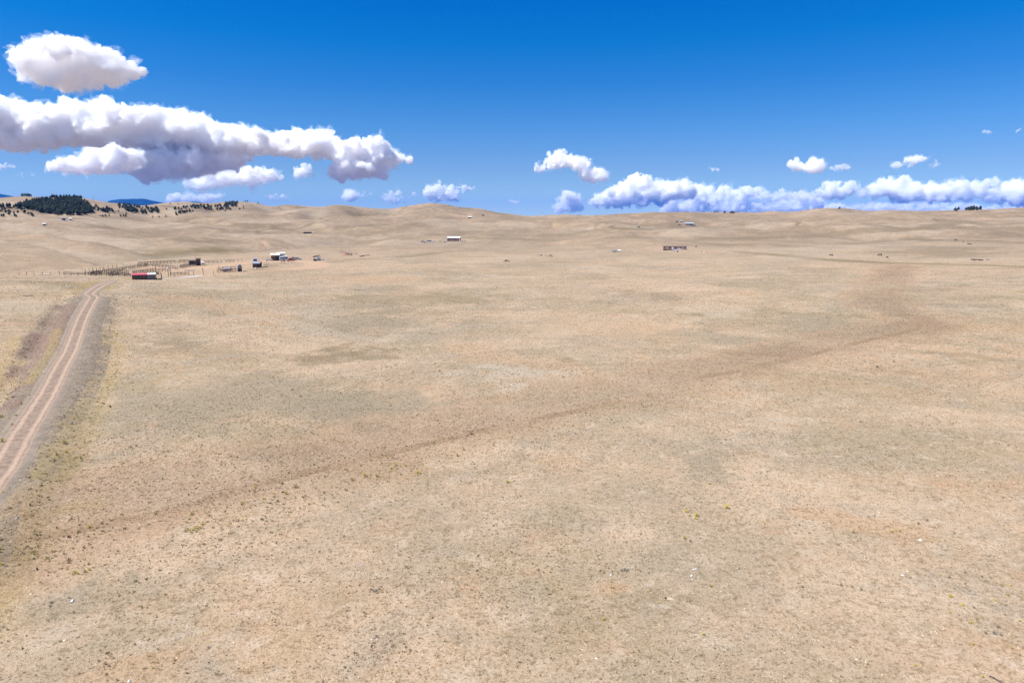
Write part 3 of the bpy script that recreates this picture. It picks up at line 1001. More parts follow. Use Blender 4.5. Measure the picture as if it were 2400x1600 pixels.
cloud([[(20, 124), (45, 104), (80, 106), (105, 98), (165, 92), (200, 102), (255, 110), (285, 132), (322, 148), (335, 168), (300, 176), (290, 194), (200, 206), (120, 198), (60, 188), (35, 174), (78, 157), (42, 140)]],
      9000, 'oval white cloud alone at the upper left', 800, 22, .34, 1)
cloud([[(-60, 218), (60, 238), (130, 248), (200, 243), (250, 236), (300, 254), (370, 249), (440, 264), (480, 272), (530, 292), (600, 307), (640, 325), (600, 360), (480, 362), (360, 352), (250, 345), (150, 338), (80, 355), (-60, 348)],
       [(520, 300), (600, 307), (700, 307), (775, 302), (810, 327), (880, 320), (910, 332), (920, 350), (968, 372), (920, 385), (905, 416), (835, 421), (762, 421), (785, 378), (700, 366), (600, 366), (520, 350)],
       [(300, 350), (420, 345), (560, 355), (600, 372), (540, 392), (450, 420), (330, 422), (280, 400)]],
      19000, 'huge long white cloud bank with grey-blue flat underside on the left', 1300, 26, .5, 2, .85, .9)
cloud([[(134, 400), (138, 380), (185, 360), (230, 340), (262, 345), (330, 352), (345, 378), (300, 404), (215, 414), (160, 408)]], 15500, 'bright lower-left lobe hanging under the huge cloud bank', 1500, 16, .5, 31, .8)
cloud([[(430, 440), (440, 412), (500, 398), (560, 388), (650, 398), (655, 425), (600, 440), (540, 432), (470, 446)]], 26000, 'ragged white cloud under the big bank', 1100, 14, .34, 5)
cloud([ell(712, 402, 26, 16)], 26000, 'small white puff between the two ends of the big bank', 1300, 10, .3, 6, .7)
cloud([ell(2, 389, 18, 13)], 26000, 'small cloud cut by the left edge under the big bank', 1300, 10, .3, 7, .7)
cloud([ell(645, 463, 30, 9), ell(672, 470, 16, 5)], 38000, 'small low cloud over the far tan hills', 2200, 6, .3, 8, .5)
cloud([[(385, 475), (410, 455), (440, 447), (480, 452), (530, 455), (545, 470), (480, 478)]], 40000, 'pale low cloud behind the blue mountain', 1500, 9, .25, 9, .6)
cloud([[(795, 470), (805, 447), (850, 448), (880, 438), (885, 448), (840, 470), (820, 476)]], 36000, 'small cloud just right of the big bank', 1900, 8, .25, 10, .55)
cloud([[(880, 465), (910, 447), (945, 445), (945, 470), (975, 445), (980, 465), (930, 482), (905, 478)]], 36000, 'ragged small cloud left of the round hill', 1900, 8, .22, 11, .55)
cloud([[(993, 440), (1030, 425), (1050, 438), (1110, 430), (1122, 440), (1080, 455), (1075, 474), (1040, 476), (1005, 474)]], 36000, 'forked white cloud above the round hill', 1900, 9, .3, 12, .6)
cloud([ell(1206, 472, 15, 9)], 36000, 'tiny round cloud over the dip in the skyline', 2600, 6, .3, 13, .45)
cloud([[(1252, 388), (1280, 380), (1285, 360), (1320, 350), (1345, 362), (1390, 370), (1385, 395), (1432, 405), (1425, 425), (1370, 428), (1345, 398), (1310, 393), (1262, 408)]], 26000, 'arched white cloud at mid height right of centre', 1300, 13, .34, 14, .8)
cloud([[(1280, 500), (1300, 462), (1335, 442), (1365, 448), (1370, 480), (1375, 496), (1330, 500)]], 36000, 'broken cloud standing left of the long right bank', 1500, 12, .24, 15, .7)
cloud([[(1380, 482), (1395, 452), (1450, 424), (1490, 406), (1530, 412), (1560, 428), (1590, 420), (1625, 435), (1640, 460), (1560, 478), (1480, 486), (1420, 488)]], 34000, 'tall bright head of the cloud bank low over the right skyline', 1500, 13, .42, 16, .75)
cloud([[(1560, 462), (1640, 436), (1750, 436), (1840, 446), (1925, 455), (1930, 500), (1700, 506), (1540, 504)]], 36500, 'pale flat cloud strip right of the bright cloud head', 1700, 9, .34, 26, .8)
cloud([[(1655, 500), (1662, 484), (1700, 474), (1722, 490), (1715, 500)]], 33000, 'small bright heap low in front of the pale cloud strip', 1600, 7, .25, 32, .5)
cloud([[(1745, 498), (1765, 482), (1810, 478), (1850, 486), (1860, 496), (1800, 500)]], 33000, 'second small bright heap low in front of the pale strip', 1600, 7, .22, 33, .5)
cloud([[(1845, 466), (1860, 446), (1885, 440), (1890, 455), (1868, 470)]], 33000, 'small upright puff between the pale strip and the heaps', 1600, 7, .2, 34, .5)
cloud([[(1885, 455), (1930, 428), (1985, 424), (2030, 444), (2000, 462), (1930, 466)]], 34000, 'small heaped cloud between the pale strip and the big right heap', 1600, 9, .3, 27, .65)
cloud([[(2030, 462), (2048, 425), (2085, 414), (2110, 424), (2135, 412), (2150, 440), (2180, 424), (2240, 418), (2290, 430), (2300, 462), (2220, 475), (2100, 474)]], 34000, 'big double-topped heaped cloud above the right skyline', 1500, 12, .36, 17, .75)
cloud([[(2290, 455), (2310, 425), (2345, 408), (2350, 418), (2325, 440), (2365, 428), (2400, 415), (2470, 412), (2470, 500), (2360, 480), (2310, 474)]], 33000, 'leaning cloud towers at the right edge of the picture', 1500, 11, .34, 28, .7)
cloud([[(1900, 478), (2060, 474), (2250, 476), (2470, 480), (2470, 508), (2200, 508), (1900, 506)]], 39000, 'thin pale cloud layer under the heaped clouds on the right skyline', 1500, 8, .32, 29, .7)
cloud([[(1425, 500), (1470, 492), (1540, 494), (1640, 490), (1690, 494), (1690, 506), (1430, 508)]], 39000, 'low pale cloud strip touching the skyline under the bright head', 900, 5, .1, 30, .5)
cloud([ell(1676, 397, 22, 6)], 30000, 'thin small cloud above the right bank', 2400, 6, .25, 18, .45)
cloud([[(1838, 392), (1850, 376), (1910, 374), (1932, 390), (1925, 404), (1870, 404)]], 28000, 'compact oval cloud above the right bank', 1500, 10, .32, 19, .65)
cloud([[(1940, 394), (1960, 384), (1995, 392), (1985, 402), (1955, 405)]], 28000, 'small wispy cloud beside the compact oval one', 1800, 7, .2, 20, .6)
cloud([[(2060, 396), (2120, 382), (2115, 368), (2150, 360), (2175, 366), (2160, 385), (2120, 394)]], 28000, 'slanting hooked cloud at the right', 1500, 9, .28, 21, .6)
cloud([ell(2198, 388, 16, 9)], 28000, 'faint wisp right of the hooked cloud', 1800, 6, .16, 22, .6)
cloud([ell(2320, 312, 20, 5)], 22000, 'thin high cloud near the right edge', 2200, 5, .22, 23, .4)
cloud([ell(2396, 303, 12, 7)], 22000, 'high cloud cut by the right edge', 2200, 6, .25, 24, .4)
cloud([ell(62, 410, 40, 5)], 34000, 'faint wisps low on the left under the big bank', 1800, 5, .14, 25, .45)

# ------------------------------------------------------------------ air
def build_haze():
    lo, hi = -125.0, 720.0
    b = MB().hexa([(-31000, -31000, lo), (31000, -31000, lo), (31000, 31000, lo), (-31000, 31000, lo), (-31000, -31000, hi), (31000, -31000, hi), (31000, 31000, hi), (-31000, 31000, hi)])
    m = bpy.data.materials.new('thin_blue_air')
    m.use_nodes = True
    nt = m.node_tree
    nt.nodes.clear()
    o = N(nt, 'ShaderNodeOutputMaterial')
    v = N(nt, 'ShaderNodeVolumePrincipled')
    v.inputs['Color'].default_value = (.035, .25, 1, 1)
    v.inputs['Density'].default_value = 2.2e-5
    v.inputs['Anisotropy'].default_value = 0.0
    nt.links.new(v.outputs[0], o.inputs['Volume'])
    ob = b.build('haze', m)
    tag(ob, 'thin blue air between the viewer and the far mountains', 'haze', kind='stuff')
build_haze()
# ------------------------------------------------------------------ pines
def pine_meshes(seed, h):
    g = random.Random(seed)
    tr = MB()
    lean = (g.uniform(-.25, .25), g.uniform(-.25, .25))
    pts = [(lean[0] * q * q * 2, lean[1] * q * q * 2, h * q) for q in (0, .3, .6, .97)]
    rad = [.03 * h, .024 * h, .015 * h, .004 * h]
    for a, b, r0, r1 in zip(pts[:-1], pts[1:], rad[:-1], rad[1:]):
        tr.tube(a, b, r0, r1, 6)
    cr = MB()
    base = g.uniform(.12, .28)
    n = 20
    for k in range(n):
        q = base + (1 - base) * (k + .5) / n
        zc = h * q
        prof = (1 - ((q - base) / (1 - base)) ** 1.5) * .95 + .08
        env = h * .24 * prof * (0.75 if q < base + .1 else 1)
        m = max(2, int(6 * prof + 1))
        for j in range(m):
            if g.random() < .12: continue
            a = 2 * PI * (j + g.random()) / m
            rr = env * g.uniform(.45, 1.1)
            cx, cy, cz = pts[1][0] * q + rr * .55 * math.cos(a), pts[1][1] * q + rr * .55 * math.sin(a), zc + g.uniform(-.03, .03) * h
            tr.tube((pts[1][0] * q, pts[1][1] * q, zc - .01 * h), (cx, cy, cz), .006 * h, .003 * h, 3)
            for _ in range(5):
                ex, ey, ez = cx + g.uniform(-1, 1) * env * .5, cy + g.uniform(-1, 1) * env * .5, cz + g.uniform(-.045, .05) * h
                s = env * g.uniform(.3, .55)
                t1, t2 = g.uniform(0, 2 * PI), g.uniform(-.6, .6)
                ux = Vector((math.cos(t1), math.sin(t1), t2 * .5)) * s
                vx = Vector((-math.sin(t1) * .7, math.cos(t1) * .7, g.uniform(-.8, .8))) * s * .7
                c = Vector((ex, ey, ez))
                cr.add([c - ux, c + vx * .8, c + ux, c - vx * .8], [(0, 1, 2, 3)])
    return tr, cr

def foliage_mat(name, lo, hi, scale=1.2):
    if name in MC: return MC[name]
    m, nt, b = newmat(name)
    pos = N(nt, 'ShaderNodeNewGeometry').outputs['Position']
    oi = N(nt, 'ShaderNodeObjectInfo').outputs['Random']
    f = mapr(nt, noise(nt, scale, 3, .6, pos), .35, .65)
    c = mixc(nt, f, lo, hi)
    c = mixc(nt, mapr(nt, oi, 0, 1, 0, .4), c, tuple(q * 1.25 for q in lo))
    nt.links.new(c, b.inputs['Base Color'])
    b.inputs['Roughness'].default_value = .8
    b.inputs['Specular IOR Level'].default_value = .15
    MC[name] = m
    return m

BARK = mat('pine_bark', (.16, .10, .075), .95, .2, 6)
NEEDLE = foliage_mat('pine_needles', (.05, .075, .05), (.11, .135, .075), .5)
PINES = []
for k in range(6):
    t_, c_ = pine_meshes(100 + k, 10.0)
    to = t_.build('trunk', BARK)
    co_ = c_.build('crown', NEEDLE)
    PINES.append((to.data, co_.data))
    bpy.data.objects.remove(to)
    bpy.data.objects.remove(co_)

def fill(poly, n, seed):
    g = np.random.default_rng(seed)
    P = np.array(poly, float)
    lo, hi = P.min(0), P.max(0)
    pts = lo + g.random((n * 8, 2)) * (hi - lo)
    sd = poly_sd(P, pts[:, 0], pts[:, 1], 500)
    return [tuple(p) for p in pts[sd > 0][:n]]

GROVES = [  # points (photo px of the foot), height range in m, label, group
 (fill([(-30, 486), (20, 484), (45, 483), (62, 474), (100, 468), (125, 464), (165, 463), (188, 465), (203, 474), (214, 484), (216, 500), (200, 506), (160, 506), (138, 508), (118, 503), (96, 500), (70, 494), (40, 489), (0, 489), (-30, 490)], 640, 1),
  (7.5, 11), 'dark green pine in the dense wood on the far left hill', 'pines in the dense wood'),
 (fill([(216, 482), (235, 486), (262, 490), (270, 498), (250, 502), (216, 500)], 22, 2), (6, 9), 'pine in the loose fringe right of the dense wood', 'pines fringing the wood'),
 (fill([(274, 482), (290, 479), (305, 484), (324, 494), (322, 503), (308, 500), (292, 494), (276, 489)], 46, 3), (7, 10), 'pine in the small grove just right of the dense wood', 'pines in the small grove'),
 (fill([(296, 480), (330, 484), (372, 491), (374, 502), (352, 500), (330, 492), (298, 483)], 40, 4), (6.5, 9.5), 'pine in the strip below the blue mountain', 'pines in the strip'),
 (fill([(324, 492), (338, 495), (348, 504), (334, 504)], 12, 41), (6.5, 9), 'pine in the strip below the blue mountain', 'pines in the strip'),
 (fill([(395, 493), (420, 490), (445, 484), (475, 482), (500, 482), (525, 478), (545, 474), (563, 476), (556, 486), (540, 494), (505, 496), (478, 492), (450, 490), (424, 494), (398, 494)], 115, 5),
  (7, 10), 'pine on the wooded ridge right of the blue mountain', 'pines on the right-hand ridge'),
 (fill([(408, 502), (425, 497), (445, 494), (462, 495), (440, 502), (412, 506)], 18, 6), (6.5, 9), 'pine below the wooded ridge right of the blue mountain', 'pines below the ridge'),
 ([(2, 497), (5, 494), (12, 494), (14, 500), (20, 497), (24, 499), (22, 505), (4, 509), (9, 509), (33, 502), (42, 500), (57, 501), (59, 500), (67, 503), (73, 503), (77, 508), (35, 508), (38, 509), (51, 494), (43, 489)],
  (5.5, 8), 'lone pine on the open slope at the left edge below the wood', 'scattered pines on the left slope'),
 ([(52, 461), (57, 460.5), (62, 461), (66, 460.5), (70, 461), (73, 461.5), (68, 461.5)], (7, 10), 'pine on the skyline behind the wood at the left', 'skyline pines behind the wood'),
 ([(296, 502), (295, 508), (235, 507), (241, 509), (256, 507), (283, 508), (266, 497), (251, 487), (389, 509), (373, 511), (358, 509), (278, 497), (290, 508), (248, 508)],
  (4, 6.5), 'small lone pine on the bare slope below the groves', 'lone pines below the groves'),
 ([(570, 485), (571, 490), (575, 473.5), (580, 474), (399, 479), (417, 480), (605, 478), (390, 492), (562, 492), (528, 496)],
  (4.5, 7), 'lone pine on the tan hill right of the wooded ridge', 'lone pines on the tan hill'),
 ([(2238, 492), (2243, 494), (2246, 493), (2241, 493)], (6, 9.5), 'pine in the tiny clump left of the right skyline grove', 'pines in the tiny clump'),
 (fill([(2260, 493), (2264, 488), (2275, 487.5), (2290, 489), (2304, 490), (2308, 492), (2290, 493.5), (2270, 494.5)], 26, 7), (6.5, 10), 'pine in the dark grove on the right skyline', 'pines in the right skyline grove'),
 ([(1674, 498), (1678, 498), (1683, 498), (1697, 500), (1699, 499.5), (1712, 500), (1714, 500), (1717, 500), (1720, 500)], (4.5, 7), 'small pine on the skyline right of the centre dip', 'small skyline pines'),
 ([(1966, 490), (1968, 490)], (6, 8), 'lone pine on the skyline knob left of the right grove', 'skyline knob pines'),
 ([(1608, 497), (1612, 497), (1354, 505), (1357, 505), (1361, 505)], (3, 4.5), 'low bush-like tree on the skyline right of the dip', 'low skyline trees'),
]
TREES = []
for pts, hr, label, group in GROVES:
    for u, v in pts:
        p = hit0(u, v)
        if p is None:
            p = hit0(u, v + 2.5)
        if p is None:
            p = hit0(u, v + 5)
        if p is None:
            continue
        TREES.append((rnd.uniform(*hr) / math.hypot(*p), p, label, group))
TREES.sort(key=lambda t: -t[0])
mass_t, mass_c = [], []
for k, (s, p, label, group) in enumerate(TREES):
    r = math.hypot(*p)
    h = s * r / 10.0
    z = hz(*p) - .3
    tm, cm = PINES[rnd.randrange(6)]
    rz = rnd.uniform(0, 2 * PI)
    w = h * rnd.uniform(.95, 1.35)
    if k < 298:
        root = empty('pine_tree', (p[0], p[1], z), rz)
        root.scale = (w, w, h)
        tag(root, label, 'pine tree', group)
        for nm, me in (('trunk', tm), ('crown', cm)):
            o = bpy.data.objects.new(nm, me)
            COL.objects.link(o)
            o.parent = root
    else:
        for me, acc in ((tm, mass_t), (cm, mass_c)):
            V = np.empty(len(me.vertices) * 3, np.float32)
            me.vertices.foreach_get('co', V)
            V = V.reshape(-1, 3)
            c, sn = math.cos(rz), math.sin(rz)
            V = np.stack([(V[:, 0] * c - V[:, 1] * sn) * w + p[0], (V[:, 0] * sn + V[:, 1] * c) * w + p[1], V[:, 2] * h + z], 1)
            acc.append((V, [tuple(q.vertices) for q in me.polygons]))
if mass_c:
    o = 0
    V, Fs, mi = [], [], []
    for acc, idx in ((mass_t, 0), (mass_c, 1)):
        for v_, f_ in acc:
            V.append(v_)
            Fs += [tuple(i + o for i in f) for f in f_]
            mi += [idx] * len(f_)
            o += len(v_)
    me = bpy.data.meshes.new('pine_wood')
    me.from_pydata(np.concatenate(V).tolist(), [], Fs)
    me.materials.append(BARK)
    me.materials.append(NEEDLE)
    me.polygons.foreach_set('material_index', mi)
    tag(link('pine_wood', me), 'mass of dark pines filling out the wood on the left hills', 'wood', kind='stuff')

# ------------------------------------------------------------------ dry grass, weeds and stones near the camera
def tuft_stuff(name, P, w, h, blades, cols, label, seed, spread=.9):
    """P (n,2) places; w,h (n) size; one mesh of narrow blades"""
    g = np.random.default_rng(seed)
    n = len(P)
    Z = height(P[:, 0], P[:, 1])
    B = blades
    a = g.random((n, B)) * 2 * PI
    rr = np.sqrt(g.random((n, B))) * .5 * w[:, None] * .7
    bx = P[:, 0, None] + rr * np.cos(a)
    by = P[:, 1, None] + rr * np.sin(a)
    bz = np.repeat(Z[:, None], B, 1) - .02
    hh = h[:, None] * (0.55 + .45 * g.random((n, B)))
    a2 = a + g.normal(size=(n, B)) * .6
    ox = np.cos(a2) * w[:, None] * .5 * spread * g.random((n, B))
    oy = np.sin(a2) * w[:, None] * .5 * spread * g.random((n, B))
    bw = w[:, None] * (.10 + .12 * g.random((n, B)))
    t = g.random((n, B)) * PI
    dx, dy = np.cos(t) * bw, np.sin(t) * bw
    V = np.stack([np.stack([bx - dx, by - dy, bz], -1), np.stack([bx + dx, by + dy, bz], -1), np.stack([bx + ox, by + oy, bz + hh], -1)], 2).reshape(-1, 3)
    Fq = np.arange(len(V)).reshape(-1, 3)
    me = mesh_np(name, V, Fq)
    ci = g.integers(0, len(cols), n)
    c = np.array(cols)[ci] * (0.8 + .4 * g.random((n, 1)))
    c = np.repeat(np.hstack([c, np.ones((n, 1))]), B * 3, 0)
    at_ = me.attributes.new('tint', 'FLOAT_COLOR', 'POINT')
    at_.data.foreach_set('color', c.astype(np.float32).ravel())
    if 'tint' not in MC:
        m, nt, b = newmat('dry_blades')
        A = N(nt, 'ShaderNodeAttribute', attribute_name='tint')
        nt.links.new(A.outputs['Color'], b.inputs['Base Color'])
        b.inputs['Roughness'].default_value = .9
        b.inputs['Specular IOR Level'].default_value = .1
        MC['tint'] = m
    o = link(name, me, MC['tint'])
    tag(o, label, 'grass', kind='stuff')
    return o

def scatter(n, r0, r1, power, seed, az=.70):
    g = np.random.default_rng(seed)
    r = (r0 ** power + g.random(n) * (r1 ** power - r0 ** power)) ** (1 / power)
    a = (g.random(n) * 2 - 1) * az
    return np.stack([r * np.sin(a), r * np.cos(a)], 1)

def away_from_road(P, d=2.4):
    D, S = pl_dist(ROAD, P[:, 0], P[:, 1], 20)
    return P[D > d]

g = np.random.default_rng(5)
P = away_from_road(scatter(300000, 36, 520, .9, 71))
P = P[g.random(len(P)) < 1.05 - sstep(130, 520, np.hypot(P[:, 0], P[:, 1]))]
P = P[pl_dist(smooth_pl(wpl(DIRT_LINES[0][0]), 6), P[:, 0], P[:, 1], 30)[0] > 6]
dn = fbm(P[:, 0] / 9, P[:, 1] / 9, 81, 4) + .6 * fbm(P[:, 0] / 45, P[:, 1] / 45, 83, 3)
D, S = pl_dist(WASH, P[:, 0], P[:, 1], 30)
sdg = poly_sd(GRAVEL, P[:, 0], P[:, 1], 30)
keep = g.random(len(P)) < np.clip(.66 + dn * 1.1 + .35 * (D < 7), .15, 1) * np.where(sdg > 0, .35, 1)
P = P[keep]
rr_ = np.hypot(P[:, 0], P[:, 1])
w = (.075 + .13 * g.random(len(P)) ** 2.6) * (1 + rr_ / 400)
DARKS = [(.20, .165, .10), (.15, .125, .075), (.25, .19, .125), (.18, .175, .11), (.30, .24, .15), (.22, .17, .135), (.34, .27, .17)]
tuft_stuff('dry_grass', P, w, w * (.45 + .4 * g.random(len(P))), 8, DARKS, 'low dark grass tufts speckling the whole pasture', 72)
P = away_from_road(scatter(60000, 36, 260, .9, 73), 1.0)
w = (.10 + .16 * g.random(len(P)))
tuft_stuff('straw_grass', P, w, w * .5, 5, [(.50, .40, .24), (.56, .44, .28), (.44, .36, .22), (.52, .45, .34)], 'bleached straw blades lying between the tufts', 74, 1.6)
# weeds along both sides of the wash and beside the road
def along(PL, n, lo, hi, seed, side=0):
    g = np.random.default_rng(seed)
    i = g.integers(0, len(PL) - 1, n)
    T = PL[i + 1] - PL[i]
    T = T / (np.linalg.norm(T, axis=1)[:, None] + 1e-9)
    nn = np.stack([-T[:, 1], T[:, 0]], 1)
    d = lo + (hi - lo) * g.random(n)
    sg = np.sign(g.random(n) - .5) if side == 0 else side
    return PL[i] + nn * (d * sg)[:, None] + g.normal(size=(n, 2)) * .8
P = np.vstack([along(WASH, 3200, 3, 22, 91), along(TRAIL, 650, 1.0, 9, 92, -1), along(TRAIL, 250, .4, 3, 93)])
P = away_from_road(P[np.hypot(P[:, 0], P[:, 1]) < 260], 4)
k = fbm(P[:, 0] / 6, P[:, 1] / 6, 95, 3) > -.12
P = P[k]
w = .13 + .2 * g.random(len(P)) ** 1.8
tuft_stuff('dry_weeds', P, w, w * (.6 + .5 * g.random(len(P))), 12, [(.40, .31, .19), (.46, .36, .20), (.35, .30, .16), (.50, .41, .22), (.40, .30, .21), (.48, .44, .18)], 'knee-high brown weeds along both sides of the wash', 96, 1.1)
P = along(ROAD, 2600, 2.9, 11, 97)
sdg = poly_sd(GRAVEL, P[:, 0], P[:, 1], 30)
P = P[(np.abs(sdg + .8) < 2.2) & (np.hypot(P[:, 0], P[:, 1]) < 300)]
w = .14 + .2 * g.random(len(P)) ** 1.5
tuft_stuff('verge_weeds', P, w, w * .8, 10, [(.26, .24, .08), (.33, .28, .11), (.18, .17, .08), (.15, .13, .08), (.38, .31, .14)], 'yellow-green weeds edging the gravel banks of the road', 98, 1.1)

def stones(name, P, s, cols, label, seed):
    g = np.random.default_rng(seed)
    n = len(P)
    Z = height(P[:, 0], P[:, 1])
    base = np.array([(1, 0, .0), (.3, .95, 0), (-.8, .6, 0), (-.8, -.6, 0), (.3, -.95, 0), (.1, .05, .75)])
    fc = np.array([(0, 1, 5), (1, 2, 5), (2, 3, 5), (3, 4, 5), (4, 0, 5)])
    a = g.random(n) * 2 * PI
    c, sn = np.cos(a), np.sin(a)
    j = base[None] * (1 + .35 * g.normal(size=(n, 6, 3)).clip(-1, 1)) * s[:, None, None]
    X = j[..., 0] * c[:, None] - j[..., 1] * sn[:, None] + P[:, 0, None]
    Y = j[..., 0] * sn[:, None] + j[..., 1] * c[:, None] + P[:, 1, None]
    Zz = np.abs(j[..., 2]) + Z[:, None] - .02
    V = np.stack([X, Y, Zz], -1).reshape(-1, 3)
    Fq = (fc[None] + 6 * np.arange(n)[:, None, None]).reshape(-1, 3)
    me = mesh_np(name, V, Fq)
    cc = np.array(cols)[g.integers(0, len(cols), n)] * (.8 + .4 * g.random((n, 1)))
    cc = np.repeat(np.hstack([cc, np.ones((n, 1))]), 6, 0)
    at_ = me.attributes.new('tint', 'FLOAT_COLOR', 'POINT')
    at_.data.foreach_set('color', cc.astype(np.float32).ravel())
    tag(link(name, me, MC['tint']), label, 'stones', kind='stuff')
P = along(ROAD, 9000, 1.6, 12, 101)
sdg = poly_sd(GRAVEL, P[:, 0], P[:, 1], 30)
P = P[(sdg > -.5) & (np.hypot(P[:, 0], P[:, 1]) < 260)]
stones('gravel', P, .04 + .09 * g.random(len(P)) ** 3, [(.22, .18, .15), (.16, .13, .115), (.36, .31, .26), (.27, .17, .14), (.5, .45, .4)], 'loose grey and rust gravel on the road banks', 102)
P = scatter(5000, 36, 240, 1.1, 103)
stones('pale_stones', P, .03 + .07 * g.random(len(P)) ** 3, [(.5, .44, .38), (.62, .56, .5), (.4, .33, .28), (.3, .22, .18)], 'small pale and reddish stones lying in the pasture', 104)

# ------------------------------------------------------------------ shrubs one can point to
def shrub_mesh(seed, kind):
    g = random.Random(seed)
    st, fo = MB(), MB()
    for k in range(9):
        a = g.uniform(0, 2 * PI)
        e = (math.cos(a) * .38 * g.random(), math.sin(a) * .38 * g.random(), g.uniform(.4, .7))
        st.tube((0, 0, -.03), e, .02, .008, 4)
    nl = 240 if kind != 'dead' else 90
    for k in range(nl):
        a, q = g.uniform(0, 2 * PI), g.random() ** .5
        lump = 1 + .25 * math.sin(a * 3 + seed)
        z = g.random() ** .7
        rad = .5 * q * lump * math.sqrt(max(.05, 1 - (z * .9) ** 2))
        c = Vector((rad * math.cos(a), rad * math.sin(a), z * .72))
        s = g.uniform(.04, .085)
        d = Vector((g.uniform(-1, 1), g.uniform(-1, 1), g.uniform(.2, 1.2))).normalized()
        w_ = d.orthogonal().normalized()
        fo.add([c - w_ * s * .5, c + w_ * s * .5, c + d * s * 1.6], [(0, 1, 2)])
    return st, fo
TWIG = mat('shrub_twigs', (.14, .10, .07), .95, .2, 20)
SH = {}
for kind, lo, hi in (('rabbit', (.30, .25, .05), (.72, .58, .07)), ('sage', (.16, .155, .12), (.30, .28, .21)), ('brown', (.18, .13, .08), (.34, .25, .13))):
    fm = foliage_mat('leaves_' + kind, lo, hi, 6)
    SH[kind] = []
    for q in range(3):
        s_, f_ = shrub_mesh(q * 7 + len(kind), kind)
        a, b = s_.build('stems', TWIG), f_.build('foliage', fm)
        SH[kind].append((a.data, b.data))
        bpy.data.objects.remove(a)
        bpy.data.objects.remove(b)

def shrub(u, v, size, kind, label, group):
    p = hit(u, v)
    r = math.hypot(p.x, p.y)
    root = empty({'rabbit': 'rabbitbrush', 'sage': 'sagebrush', 'brown': 'dry_shrub'}[kind], (p.x, p.y, p.z - .02), rnd.uniform(0, 6.28))
    s = size * p.y / F * .92
    root.scale = (s, s, s * rnd.uniform(.8, 1.05))
    tag(root, label, 'shrub', group)
    a, b = SH[kind][rnd.randrange(3)]
    for nm, me in (('stems', a), ('foliage', b)):
        o = bpy.data.objects.new(nm, me)
        COL.objects.link(o)
        o.parent = root

